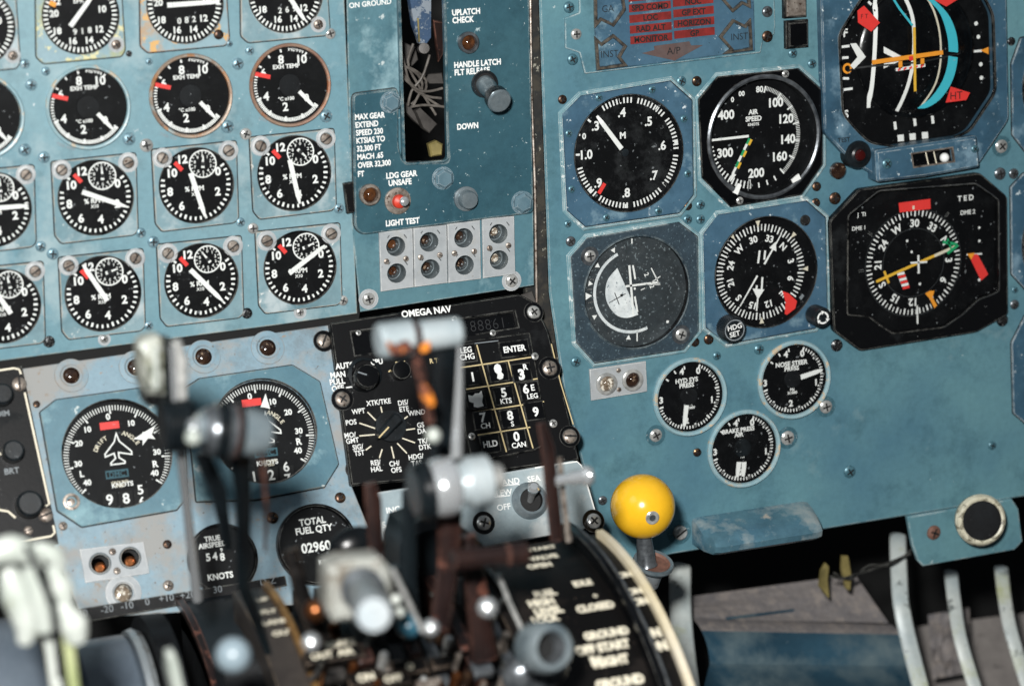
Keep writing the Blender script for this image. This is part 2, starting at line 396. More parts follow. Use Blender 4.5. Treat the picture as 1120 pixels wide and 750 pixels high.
mat('mark_green', '1f9a63', .5, fine=.08, bump=0)
mat('mark_cyan', '3fb6c6', .5, fine=.05, bump=0)
mat('mark_dark', '101416', .6, fine=.1, bump=0)
mat('ink', '0f181e', .6, fine=.1, bump=0)
mat('mark_teal', '22505c', .6, fine=.2, bump=0)
mat('digit_dim', '191c1e', .6, fine=.2, bump=0)
mat('bracket_dirty', '9a9c96', .5, c2='74736c', vs=50, dust='5c5346', dust_t=.60, dust_s=60, edge='c9cac4', bump=.15)
mat('mark_faint', '34383a', .6, fine=.2, bump=0)
mat('window_red', '872c29', .4, c2='6a2321', vs=90, fine=.25, bump=.05)
mat('window_brown', '5a5150', .4, c2='5e4a46', vs=60, fine=.2, bump=.05)
mat('steel', 'd8d8d4', .22, .5, c2='9a9c9a', vs=150, fine=.25, bump=.1)
mat('steel_dark', '74797d', .28, .6, c2='45494d', vs=150, fine=.3, bump=.1)
mat('steel_blue', '8c979b', .24, .45, c2='69777e', vs=60, fine=.2, bump=.1)
mat('steel_worn', 'b3aaa0', .4, .6, c2='6d5f55', vs=160, chip='4c3b30', chip_t=.68, chip_s=300, fine=.3, bump=.2)
mat('screw_blue', '7f9fab', .35, .3, c2='5f7f8c', vs=300, chip='cfd3d3', chip_t=.70, chip_s=500, fine=.3, bump=.1)
mat('bolt_teal', '66808b', .25, .15, c2='55717d', vs=90, fine=.1, bump=.05, edge='c3cdd0', edge_r=.0007)
mat('screw_teal', '4f7784', .35, .3, c2='416874', vs=300, chip='b0c0c4', chip_t=.72, chip_s=500, fine=.3, bump=.1)
mat('screw_bronze', '5a4436', .35, .8, c2='2c2320', vs=300, chip='b08a62', chip_t=.69, chip_s=500, fine=.3, bump=.1)
mat('screw_black', '22262a', .35, .6, c2='101214', vs=300, chip='9a9c9b', chip_t=.66, chip_s=500, fine=.3, bump=.1)
mat('chrome', 'e6eaec', .14, .75, fine=.05, bump=.02)
mat('alu', 'aab0b2', .34, .6, c2='a3adb2', vs=50, chip='6b655c', chip_t=.72, chip_s=80, fine=.1, bump=.1)
mat('bezel_blue', '7fa3ad', .35, c2='8fa9ae', vs=40, chip='b8a68a', chip_t=.66, chip_s=90, edge='d3d5cf', edge_r=.0008, bump=.1)
mat('bezel_worn', 'a39586', .4, .2, c2='7f5f4a', vs=40, chip='a3714a', chip_t=.64, chip_s=70, dust='9ab0b4', dust_t=.56, dust_s=30, edge='d3cbb9', edge_r=.0008, bump=.2)
mat('bezel_rust', '7a5648', .5, .1, c2='8f7a68', vs=50, chip='8f5a3c', chip_t=.64, chip_s=70, edge='b9a08a', edge_r=.0008, bump=.25)
mat('lens_amber', '5e3a20', .12, c2='2a1810', vs=160, fine=.3, bump=.05, coat=.8)
mat('lens_brown', '38281e', .12, c2='1c1210', vs=200, chip='8f7a66', chip_t=.70, chip_s=260, fine=.3, bump=.1, coat=.8)
mat('lens_clear', '8f8170', .1, c2='54463a', vs=200, chip='dcd6c8', chip_t=.64, chip_s=260, fine=.3, bump=.1, coat=.9)
mat('lens_red', '3a0d0c', .12, fine=.3, bump=.05, coat=.8)
mat('socket_wall', '8e989c', .3, .5, c2='6d787c', vs=120, fine=.2, bump=.1)
mat('copper', '9a5f38', .3, .9, c2='5c3a24', vs=200, fine=.3, bump=.1)
mat('red_boot', 'c43a26', .45, fine=.1, bump=.05)
mat('ball_yellow', 'eeb929', .2, c2='e8b022', vs=30, speck='a8842a', speck_t=.80, chip='c9931f', chip_t=.76, chip_s=90, fine=.05, bump=.01, coat=.35)
mat('lever_brown', '281a17', .3, c2='171010', vs=40, chip='5c3a30', chip_t=.70, chip_s=60, edge='80594c', fine=.2, bump=.15)
mat('lever_black', '0a0c0e', .25, spec=.3, c2='11171a', vs=30, edge='343b3f', fine=.2, bump=.1)
mat('lever_orange', 'd9822a', .45, c2='8a4a2c', vs=60, chip='5a3328', chip_t=.6, chip_s=60, bump=.1)
mat('lever_silver', 'c5cdcf', .3, .35, c2='93a3a9', vs=25, chip='e0963a', chip_t=.76, chip_s=30, fine=.1, bump=.1)
mat('lever_yellowish', 'a3a27c', .22, .5, c2='4a5560', vs=30, chip='d9dcd0', chip_t=.58, chip_s=40, fine=.2, bump=.15)
mat('ivory', 'c0c4be', .3, c2='8f978f', vs=16, chip='8f9486', chip_t=.70, chip_s=40, fine=.05, bump=.1)
mat('cream_edge', 'c9b98f', .4, c2='d6cfc0', vs=14, fine=.1, bump=.1)
mat('wheel_grey', '4b555f', .28, c2='646d76', vs=10, fine=.1, bump=.05)
mat('quadrant', '070606', .42, spec=.25, c2='0f0d0c', vs=14, dust='1f1a17', dust_t=.64, dust_s=20, speck='6b5f55', speck_t=.79, edge='7a6a5c', bump=.2)
mat('quadrant_smooth', '15191c', .36, c2='1d2226', vs=8, dust='2b2d2f', dust_t=.6, dust_s=14, edge='5f5248', bump=.08)
mat('strut', 'cdd2cc', .42, .05, c2='9dabae', vs=12, dust='a7ad86', dust_t=.62, dust_s=18, chip='737a78', chip_t=.68, chip_s=40, edge='dfe2dd', bump=.12)
mat('strut_green', 'a5ab80', .5, c2='7f8a5a', vs=30, bump=.2)
mat('paint_rim_lit', '73949c', .38, c2='5c858f', vs=20, chip='cfd6d4', chip_t=.70, chip_s=120, edge='d3d9d6', bump=.1)
mat('arrow_metal', '7d7468', .35, .5, c2='3c3a38', vs=200, fine=.3, bump=.1)
mat('dust_floor', '7f7a76', .9, c2='6f6a67', vs=40, bump=.3, bs=160)
mat('box_blue', '304f60', .30, c2='253f4e', vs=8, dust='57696f', dust_t=.56, dust_s=9, speck='9fb0b4', speck_t=.82, bump=.15)
mat('box_dust', '7f7976', .85, c2='6f6c6d', vs=40, dust='8d857f', dust_t=.60, dust_s=90, bump=.25, bs=300, fine=.3)
mat('tab_yellow', '8f8250', .5, c2='5f5734', vs=50, bump=.2)
mat('wire_grey', '77726c', .4, c2='45413d', vs=80, bump=.2)
mat('bracket_grey', '4f4c49', .5, .2, c2='363331', vs=50, bump=.2)
mat('bracket_blue', '50698a', .4, .5, c2='3f5670', vs=60, chip='9aa5b0', chip_t=.64, bump=.2)
mat('rust', '5d4238', .7, c2='7a5547', vs=200, bump=.4)
mat('cream_ring', 'cfcbb5', .4, c2='a9a48e', vs=80, chip='6f6a58', chip_t=.66, chip_s=120, edge='efe9d4', bump=.15)
mat('sky_blue_knob', '7b8a92', .3, fine=.1, bump=.05)
mat('teal_knob', '2c5566', .3, fine=.1, bump=.05)
mat('blue_trim', '4f87a6', .4, c2='6fa3bd', vs=30, bump=.1)
mat('needle_dark', '16191c', .5, fine=.1, bump=0)
glassmat('gauge_glass', dustk=.014)
glassmat('gauge_glass_dusty', .12, .9, .07)
# ------------------------------------------------------------------ generic gauge pieces
def plate_part(t, pts, hole_c, hole_r, m, surf=MAIN, h=0.0, th=.0016, rnd=.0018, extra=None, name='mounting_plate'):
    p = [surf.P(x, y, h+th) for x, y in pts]
    b = MB(surf); p = rounded(p, rnd) if rnd else ccw(p)
    b.prism(inset(p, -.0008), h-.0002, h+.0003, 'recess_shade', holes=[circ(hole_c, hole_r, 48)] if hole_r else ())  # dark rim round the plate, its edge shadow built in as geometry
    b.prism(p, h-.0002, h+th, m, ch=.0004, holes=[circ(hole_c, hole_r, 48)] if hole_r else ())
    if extra: extra(b)
    return b.build(name, t)
def shadow_gap(b, pts, surf, m='recess_shade', w=.0009, h=.0002):
    p = [surf.P(x, y, 0) for x, y in pts]; b.prism(inset(p, -w), h-.0004, h, m)
def bezel_part(t, c, r_in, r_out, hd, htop, m, surf=MAIN, inner='black_matte', name='bezel'):
    b = MB(surf)
    b.lathe(c, [(r_out, 0), (r_out, htop*.6), (r_out-(r_out-r_in)*.3, htop), (r_in+(r_out-r_in)*.25, htop*.92), (r_in, htop*.45), (r_in, hd-.0008, inner)], m, 72)
    return b.build(name, t)
def glass_part(t, c, r, h, surf=MAIN, m='gauge_glass'):
    b = MB(surf); b.lathe(c, [(r, h), (r*.6, h+.0003), (0, h+.0004)], m, 48)
    return b.build('glass', t)
def needle(t, surf, a, b_, w, h, m='mark_white', name='pointer', w2=None, tip=None, hub=None, th=.0005):
    A = Vector(surf.P(*a, h)); B = Vector(surf.P(*b_, h)); b = MB(surf); d = (B-A).normalized(); n = Vector((-d.y, d.x)); S = surf.S(*a, h); w *= S
    w2 = w*(.35 if w2 is None else w2)
    tip = w*1.6 if tip is None else tip*S
    p = [A-n*w/2, B-d*tip-n*w/2*.9, B-n*w2/2, B+n*w2/2, B-d*tip+n*w/2*.9, A+n*w/2]
    b.prism([(x.x, x.y) for x in p], h-th, h, m)
    if hub: b.lathe(surf.P(*hub[0], h), [(hub[1]*S, h-th), (hub[1]*S, h+.0008), (0, h+.001)], hub[2], 20)
    return b.build(name, t)

engines = ['outermost left', 'second', 'third', 'fourth']
# ---------------- top row: pressure ratio gauges
def epr_gauge(i, cx, cy, r, plate, pm, a, b_, digits, label, ora=False):
    hd = -.0015
    c = MAIN.P(cx, cy); S = MAIN.S(cx, cy); R = r*S
    t = thing('pressure_ratio_gauge', label, 'gauge', MAIN.W(c[0], c[1]), 'pressure ratio gauges in the top row')
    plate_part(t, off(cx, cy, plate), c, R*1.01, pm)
    b = MB(MAIN); b.disc(c, R*1.02, hd, 'black_face')
    b.ticks(c, R*.84, R*.97, 0, 360, 50, R*.045, hd+.0002, 'mark_white')
    k = r/42
    for s_, dx, dy in (('10', 24, -7), ('12', 21, 15), ('14', 10, 27), ('16', -8, 28), ('18', -25, 17), ('20', -29, -2), ('22', -27, -15), ('24', -14, -28)):
        b.text(s_, MAIN.P(cx+dx*k, cy+dy*k, hd), 7.0*k*S, hd+.0003, 'mark_white', bold=.035)
    b.text('EPR', MAIN.P(cx-2, cy-16*k, hd), 5*k*S, hd+.0003, 'mark_white')
    for j, dch in enumerate(digits):
        x, y = cx-6*k+j*8*k, cy+18*k-j
        q = MAIN.P(x, y, hd); b.prism([(q[0]-.0021, q[1]-.0028), (q[0]+.0021, q[1]-.0028), (q[0]+.0021, q[1]+.0028), (q[0]-.0021, q[1]+.0028)], hd, hd+.00025, 'dark')
        b.text(dch, q, 6.2*k*S, hd+.0004, 'mark_white')
    if ora:
        q1 = MAIN.P(cx-34, cy-14, hd); q2 = MAIN.P(cx-27, cy-11, hd); b.line(q1, q2, R*.12, hd+.0006, 'mark_orange')
    b.build('dial_face', t)
    bz = MB(MAIN); bz.lathe(c, [(R*1.02, .0016), (R*1.01, .0022), (R*.985, .0016), (R*.98, hd-.001)], 'black_gloss', 64); bz.build('bezel', t)
    needle(t, MAIN, a, b_, 5.4*k, hd+.002, w2=.6)
    glass_part(t, c, R*.98, .0008)
    return t
PL = [(-49, -44), (43, -52), (49, 38), (45, 45), (-40, 53), (-48, 46)]
t1 = epr_gauge(0, -27, 30, 43, PL, 'paint_plate', (-27, 30), (-8, 29), '000', 'black dial cut off by the picture edge, leftmost of the top row of ratio gauges')
screw(t1, MAIN, 14, 61, 5.5, 'cross', 'steel_worn', .0016, washer='lamp_plate')
t2 = epr_gauge(1, 88, 17, 42, PL, 'paint_plate_yellow', (77, 29), (101, -4), '918', 'black ratio gauge whose plate has a yellow-green corroded lower edge', True)
screw(t2, MAIN, 127, 49, 5.5, 'cross', 'steel_worn', .0016, washer='lamp_plate')
t3 = epr_gauge(2, 202, 5, 42, PL, 'paint_plate_rust', (183, 6), (240, 2), '082', 'black ratio gauge on the plate with bright orange rust along its bottom corners')
screw(t3, MAIN, 239, 38, 5.5, 'cross', 'screw_bronze', .0016)
t4 = epr_gauge(3, 312, -6, 41, PL, 'paint_plate', (300, -28), (333, 22), '269', 'black ratio gauge in the top row beside the landing gear panel')
screw(t4, MAIN, 348, 27, 5.5, 'cross', 'steel_worn', .0016, washer='lamp_plate')
for t in (t1, t2, t3): pass

# ---------------- second row: exhaust temperature gauges
def egt_gauge(cx, cy, r, bm_, label, ring_marks=True):
    hd = -.001; c = MAIN.P(cx, cy); S = MAIN.S(cx, cy); R = r*S; Ri = R*.91
    t = thing('exhaust_temperature_gauge', label, 'gauge', MAIN.W(c[0], c[1]), 'exhaust temperature gauges in the second row')
    bezel_part(t, c, Ri, R, hd, .0032, bm_)
    b = MB(MAIN); b.disc(c, Ri*1.01, hd, 'black_face'); h = hd+.0002
    k = r/46
    b.ticks(c, Ri*.86, Ri*.96, 130, 250, 40, Ri*.035, h, 'mark_white', skip=lambda i: i % 10 == 0)
    b.ticks(c, Ri*.83, Ri*.96, 130, 250, 4, Ri*.05, h, 'mark_white')
    b.ticks(c, Ri*.88, Ri*.96, 255, 292, 8, Ri*.035, h, 'mark_white')
    b.ticks(c, Ri*.88, Ri*.96, 305, 392, 4, Ri*.045, h, 'mark_white')
    b.ring(c, Ri*.93, Ri*.95, h, 'mark_white', 12, 2, 26); b.ticks(c, Ri*.89, Ri*.96, 2, 26, 5, Ri*.03, h, 'mark_white')
    for s_, dx, dy, z in (('8', -10, -28.5, 9), ('10', 13.5, -29, 9), ('6', -29.5, -14, 8), ('4', -26.5, 12.5, 9), ('2', -5, 24, 9), ('0', 18.5, 14, 8)):
        b.text(s_, MAIN.P(cx+dx*k, cy+dy*k, hd), z*k*S, h+.0001, 'mark_white', bold=.03)
    b.text('EXH TEMP', MAIN.P(cx-4*k, cy-21*k, hd), 4.4*k*S, h+.0001, 'mark_white', bold=.035, sx=1.05)
    b.text('°C x100', MAIN.P(cx-4*k, cy+15*k, hd), 3.8*k*S, h+.0001, 'mark_white', bold=.03)
    b.line(MAIN.P(cx-39*k, cy-12.5*k, hd), MAIN.P(cx-22*k, cy-9*k, hd), 4.6*k*S, h+.0006, 'mark_red')
    b.lathe(c, [(Ri*.30, hd), (Ri*.29, hd+.0007), (0, hd+.0009)], 'black_matte', 32)
    b.build('dial_face', t)
    needle(t, MAIN, (cx+10.5*k, cy+7*k), (cx+27*k, cy+24*k), 4.4*k, hd+.0018, w2=.5)
    glass_part(t, c, Ri, .0012)
    for j in range(14):     # tiny stamped characters round the lower rim
        pass
    return t
egt_gauge(-21, 128, 47.5, 'bezel_blue', 'black exhaust temperature dial half outside the picture at its left edge')
egt_gauge(96.3, 117.3, 46.5, 'bezel_blue', 'exhaust temperature gauge with a clean blue-grey ring, below the yellow-green plate')
egt_gauge(208.5, 105, 46, 'bezel_worn', 'exhaust temperature gauge with a part tan, part grey worn ring')
egt_gauge(317, 93.2, 45.2, 'bezel_rust', 'exhaust temperature gauge with a brown rusty ring, beside the gear panel')

# ---------------- third and fourth rows: engine speed gauges
def rpm_gauge(cx, cy, r, a, b_, sub, label, k2=None, plate=None):
    hd = -.0012; c = MAIN.P(cx, cy); S = MAIN.S(cx, cy); R = r*S; k = r/40
    t = thing('engine_speed_gauge', label, 'gauge', MAIN.W(c[0], c[1]), 'engine speed gauges with a small sub-dial')
    pp = off(cx, cy, plate or [(-48, -38.5), (44, -48), (46.5, 36), (42, 41), (-37, 50.5), (-44, 42)])
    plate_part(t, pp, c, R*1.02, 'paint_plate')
    b = MB(MAIN); b.disc(c, R*1.03, hd, 'black_face'); h = hd+.0002
    b.ticks(c, R*.86, R*.96, 58, 310, 28, R*.05, h, 'mark_white', skip=lambda i: i % 4 == 0 or i > 25)
    b.ticks(c, R*.84, R*.96, 58, 310, 7, R*.06, h, 'mark_white')
    for s_, dx, dy in (('12', -14.5, -28.5), ('10', -26, -13.5), ('8', -28.5, 7), ('6', -15.8, 22.5), ('4', 5.5, 23.5), ('2', 23.6, 6.5), ('0', 23.8, -15.5)):
        b.text(s_, MAIN.P(cx+dx*k, cy+dy*k, hd), 8.6*k*S, h+.0001, 'mark_white', bold=.04)
    b.text('% RPM', MAIN.P(cx-2*k, cy+3.5*k, hd), 5.2*k*S, h+.0001, 'mark_white', bold=.03); b.text('X10', MAIN.P(cx-1*k, cy+9.5*k, hd), 3.4*k*S, h+.0001, 'mark_white', bold=.03)
    q1 = MAIN.P(cx-23.5*k, cy-25*k, hd); q2 = MAIN.P(cx-15.5*k, cy-16.5*k, hd); b.line(q1, q2, 4.6*k*S, h+.0003, 'mark_red')
    sc_ = MAIN.P(cx+7*k, cy-23.5*k, hd); Rs = 14.6*k*S
    b.disc(sc_, Rs*1.05, h+.0003, 'black_face', 32); b.ring(sc_, Rs*.95, Rs*1.05, h+.0005, 'mark_white', 40)
    b.ticks(sc_, Rs*.78, Rs*.95, 0, 360, 20, Rs*.06, h+.0005, 'mark_white')
    for j in range(10):
        an = R_(j*36); b.text(str(j), (sc_[0]+math.sin(an)*Rs*.62, sc_[1]+math.cos(an)*Rs*.62), 3.2*k*S, h+.0005, 'mark_white', bold=.02)
    b.build('dial_face', t)
    ss = MB(MAIN); an = R_(sub); d = (math.sin(an), math.cos(an))
    ss.line((sc_[0]-d[0]*Rs*.3, sc_[1]-d[1]*Rs*.3), (sc_[0]+d[0]*Rs*.6, sc_[1]+d[1]*Rs*.6), 3.6*k*S, hd+.0013, 'mark_white', w2=1.2*k*S, t=.0004)
    ss.disc(sc_, Rs*.16, hd+.0014, 'mark_dark', 12)
    ss.build('sub_pointer', t)
    bz = MB(MAIN); bz.lathe(c, [(R*1.04, .0015), (R*1.03, .0022), (R*1.0, .0017), (R*.99, hd-.001)], 'black_gloss', 64); bz.build('bezel', t)
    needle(t, MAIN, a, b_, 5.4*k, hd+.0024, w2=.4, tip=9)
    glass_part(t, c, R*.99, .0014)
    for dx, dy in ((-37, -30), (35.2, -38)):
        screw(t, MAIN, cx+dx*k, cy+dy*k, 7, 'dzus', 'steel_worn', .0016, washer='lamp_plate')
    return t
rpm_gauge(-7, 229, 40, (-22, 229), (31, 225), 0, 'engine speed gauge with a level needle, cut by the left edge, upper of two')
rpm_gauge(104.5, 216, 40.3, (90, 210), (138, 226), 0, 'engine speed gauge whose needle points right and slightly down over the 2')
rpm_gauge(214.5, 202.7, 40, (208.5, 189.5), (224.5, 237), 5, 'engine speed gauge with needle straight down just left of centre line, sub-needle up')
rpm_gauge(321.4, 189.3, 39.6, (317, 175), (328, 223), 135, 'engine speed gauge with needle down over the 4, beside the black latch tab')
rpm_gauge(3, 334.5, 40, (12, 343), (-16, 303), 350, 'engine speed gauge with needle up and left, cut by the left edge, lower of two')
rpm_gauge(112.3, 320.7, 40.4, (117.5, 329), (90.5, 289.5), 75, 'engine speed gauge with its needle across the red mark between 10 and 12')
rpm_gauge(220, 306.5, 39.5, (208.3, 295), (243.5, 329), 325, 'engine speed gauge with its needle pointing down right between 2 and 4')
rpm_gauge(327.7, 292.5, 38.9, (316.5, 299), (355.5, 268.5), 70, 'engine speed gauge with its needle pointing up right over the sub-dial to 0')

# ------------------------------------------------------------------ flight instruments
def flight(name, label, cat, pc, plate, pm, cpx, r_px, hd, surf=MAIN, hole_extra=1.0, th=.002, rnd=.001, htop=.003, bezel='black_gloss', face='black_face', bw=1.06, glass='gauge_glass', group=None):
    c = surf.P(*pc); S = surf.S(*pc); R = r_px*S
    t = thing(name, label, cat, surf.W(c[0], c[1]), group)
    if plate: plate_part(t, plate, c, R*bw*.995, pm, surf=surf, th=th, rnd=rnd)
    b = MB(surf); b.lathe(c, [(R*bw, th-.0005), (R*bw, htop), (R*(1+(bw-1)*.5), htop+.0008), (R*1.0, htop), (R*1.0, hd-.0005, 'black_matte')], bezel, 80); b.build('bezel', t)
    return t, c, S, R
# mach meter
mp = [(615, 125), (635, 105), (733, 88.5), (757, 110), (758.5, 213), (743, 233), (640, 248), (620, 230)]
t, c, S, R = flight('mach_meter', 'mach meter with numbers .3 to 1.0 on a chipped blue octagon plate', 'gauge', (687, 167.5), mp, 'paint_blue', None, 61, -.0012, bw=1.02, htop=.0022)
hd = -.0012; b = MB(MAIN); b.disc(c, R*1.01, hd, 'black_face'); h = hd+.0002
P_ = lambda x, y: MAIN.P(x, y, hd)
b.ticks(c, R*.86, R*.955, -32, 262, 70, R*.028, h, 'mark_white', skip=lambda i: i % 10 == 0)
for s_, x, y in (('.4', 680, 123), ('.5', 709, 132.7), ('.6', 724, 159), ('.7', 715, 191.7), ('.8', 684.7, 210.7), ('.9', 654, 200), ('1.0', 641.5, 169), ('.3', 651, 137.7)):
    q = P_(x, y); b.text(s_, q, 9.2*S, h+.0001, 'mark_white', bold=.03, sx=.95)
    d = (Vector(q)-Vector(c)).normalized(); b.line(tuple(Vector(c)+d*R*.885), tuple(Vector(c)+d*R*.955), R*.035, h, 'mark_white')
b.text('0', P_(638.7, 149), 6*S, h+.0001, 'mark_white', bold=.03); b.line(P_(631, 147), P_(634.5, 147.8), 2*S, h+.0001, 'mark_white'); b.text('M', P_(681, 148), 6.5*S, h+.0001, 'mark_white', bold=.04)
b.line(P_(661, 200.5), P_(654.5, 211.5), 4.2*S, h+.0006, 'mark_red')
b.build('dial_face', t)
needle(t, MAIN, (680, 163), (653, 127), 5, hd+.003, w2=.5, hub=((683.5, 167), 4, 'black_knob'))
glass_part(t, c, R, .0016, m='gauge_glass_dusty')
for x, y in ((655, 107), (713, 98), (748, 130), (752, 190), (720, 231), (663, 238), (625, 207), (622, 146)): screw(t, MAIN, x, y, 4, 'cross', 'screw_teal', .002)
# airspeed
ap = [(764, 109), (785, 84), (873, 75), (900, 99), (900, 180), (877, 213), (799, 226.5), (768, 195)]
t, c, S, R = flight('airspeed_indicator', 'airspeed indicator with a green and yellow striped needle in a black octagon bezel', 'gauge', (833.5, 149.5), ap, 'black_gloss', None, 60.5, -.009, bw=1.07, htop=.0042, th=.0035, bezel='steel_dark')
hd = -.009; b = MB(MAIN); b.disc(c, R*1.02, hd, 'black_face'); h = hd+.0002; P_ = lambda x, y: MAIN.P(x, y, hd)
dc = P_(824, 150); Rd = 54*S
b.ticks(dc, Rd*.92, Rd*1.0, 16, 140, 60, Rd*.013, h, 'mark_white', skip=lambda i: i % 10 == 0)
b.ticks(dc, Rd*.87, Rd*1.0, 16, 140, 6, Rd*.03, h, 'mark_white')
b.ticks(dc, Rd*.90, Rd*1.0, 152, 185, 3, Rd*.03, h, 'mark_white'); b.ticks(dc, Rd*.86, Rd*1.0, 188, 262, 14, Rd*.03, h, 'mark_white'); b.ticks(dc, Rd*.82, Rd*1.0, 186, 187, 1, Rd*.03, h, 'mark_white')
for s_, x, y, z in (('80', 830.7, 97.7, 6), ('100', 848.7, 112, 9), ('120', 860, 129.7, 9), ('140', 862, 152, 9), ('160', 853, 171, 9), ('200', 827, 189, 9), ('300', 793, 167, 9), ('400', 794, 125.6, 9), ('0', 801, 109, 5), ('00', 811, 102.5, 5), ('AIR', 823.7, 122.5, 5), ('SPEED', 824, 129.8, 5), ('KNOTS', 824, 136, 2.8)):
    b.text(s_, P_(x, y), z*S, h+.0001, 'mark_white', bold=.035, sx=.95)
b.build('dial_face', t)
needle(t, MAIN, (819, 149), (777, 153.7), 2.6, hd+.0032, w2=.9)
nb = MB(MAIN); A = Vector(MAIN.P(821, 152, hd+.002)); B = Vector(MAIN.P(803, 190, hd+.002)); n = 6
dd = (B-A).normalized(); nn = Vector((-dd.y, dd.x))
for i in range(n):
    for side, ms in ((1, ('mark_yellow', 'mark_dark')), (-1, ('mark_green', 'mark_white'))):
        p0 = A+(B-A)*(i/n); p1 = A+(B-A)*((i+1)/n); o_ = nn*side*1.3*S
        nb.line(tuple(p0+o_), tuple(p1+o_), 2.6*S, hd+.002, ms[i % 2], t=.0003)
nb.line(tuple(B), tuple(B+dd*9*S), 5.2*S, hd+.002, 'mark_white', w2=1*S, t=.0003)
nb.build('striped_pointer', t)
for x, y, a in ((806, 207, 195), (870, 195.5, 125)):
    bb = MB(MAIN); q = Vector(MAIN.P(x, y, .004)); ce = Vector(MAIN.P(833, 150, .004)); d = (ce-q).normalized()
    e1, e2 = (q-d*5*S, q+d*6*S) if a == 195 else (q-d*1*S+Vector((d.y, -d.x))*5*S, q+d*1*S-Vector((d.y, -d.x))*5*S)
    bb.line(tuple(e1), tuple(e2), 6*S, .0052, 'mark_white', w2=4*S, t=.0015); bb.build('speed_bug', t)
glass_part(t, c, R, .002)
screw(t, MAIN, 859, 81, 4, 'cross', 'steel', .0035); screw(t, MAIN, 809, 219.5, 4, 'cross', 'steel', .0035)
# standby horizon
sp_ = [(624, 281), (641.7, 260.5), (741.7, 243), (763, 259), (764, 362), (748, 382), (650.5, 397), (630, 374.5)]
t, c, S, R = flight('standby_horizon', 'grey faded standby horizon with a white arc and half white ball', 'gauge', (695.5, 319.3), sp_, 'grey_crackle', None, 58.5, -.003, bw=1.03, htop=.0024, bezel='grey_crackle')
hd = -.003; b = MB(MAIN); b.disc(c, R*1.01, hd, 'grey_face'); h = hd+.0003; P_ = lambda x, y: MAIN.P(x, y, hd)
ac = P_(692.5, 318); Ra = 43.5*S
b.ring(ac, Ra-1.6*S, Ra+1.6*S, h, 'white_fade', 60, 160, 338)
w = [P_(675, 293), P_(685.5, 317), P_(698, 344), P_(680, 347), P_(670, 340), P_(662, 325), P_(664, 306)]
b.poly(smooth_path([P_(698, 344), P_(686, 347.5), P_(675, 345), P_(666, 335), P_(662, 322), P_(664.5, 306), P_(675, 293)]), h, 'white_fade')
for a in (188, 243, 270, 285, 308, 335): 
    an = R_(a); q = Vector((math.sin(an), math.cos(an))); n_ = Vector((-q.y, q.x)); o_ = Vector(ac)+q*(Ra+3*S); z = 5*S if a != 270 else 7*S
    o2 = Vector(ac)+q*(Ra+3*S+z); b.poly([tuple(o_), tuple(o2+n_*z*.55), tuple(o2-n_*z*.55)], h+.0001, 'mark_white')
for a in (255, 262, 278, 290): b.ticks(ac, Ra+3*S, Ra+8*S, a, a+.1, 1, .8*S, h, 'mark_white')
b.line(P_(691, 261), P_(691, 266.5), 1.4*S, h, 'mark_white'); b.line(P_(696.7, 363), P_(696.7, 373), 1.4*S, h, 'mark_white')
q = P_(730, 351.7); b.disc(q, 1.6*S, h, 'mark_white', 12)
# ladder drawn on the ball
for (x0, y0, x1, y1, w_) in ((688, 290, 692.5, 344, 2.4), (684, 313, 720, 308.5, 2.2), (692, 290, 694.5, 305, 2), (694, 324, 697, 341, 2), (712, 293, 721, 311, 1.2), (712, 309, 722, 302, 1), (706, 311, 722, 311, .8), (666, 331, 684, 321, .9)):
    b.line(P_(x0, y0), P_(x1, y1), w_*S, h+.0002, 'mark_white' if w_ != .9 else 'mark_dark')
b.line(P_(672, 320), P_(677, 333), 1*S, h+.0002, 'mark_dark'); b.disc(P_(679.5, 322.8), 1.6*S, h+.0002, 'mark_dark', 12)
for s_, x, y in (('2', 707, 300), ('1', 703, 316), ('2', 713, 313)): b.text(s_, P_(x, y), 5*S, h+.0002, 'mark_white', rot=-70, bold=.02)
b.disc(P_(694, 315.5), 1.3*S, h+.0002, 'mark_white', 10)
b.build('dial_face', t)
glass_part(t, c, R, .0005, m='gauge_glass_dusty')
screw(t, MAIN, 645, 280, 6.5, 'cross', 'steel', .002, washer='steel_dark'); screw(t, MAIN, 744.8, 365.7, 6.5, 'cross', 'steel', .002, washer='steel_dark')

def compass_dial(b, dc, Rn, Rt0, Rt1, S, size, head, h, m='mark_white', nt=72):
    for i, s_ in enumerate(('N', '3', '6', 'E', '12', '15', 'S', '21', '24', 'W', '30', '33')):
        a = i*30+head; an = R_(a); b.text(s_, (dc[0]+math.sin(an)*Rn, dc[1]+math.cos(an)*Rn), size, h+.0001, m, rot=-a, bold=.03)
    b.ticks(dc, Rt0, Rt1, head, head+360, nt, 1.0*S, h, m)
    b.ticks(dc, Rt0-1.2*S, Rt1, head, head+360, nt//2, 1.6*S, h+.0001, m)
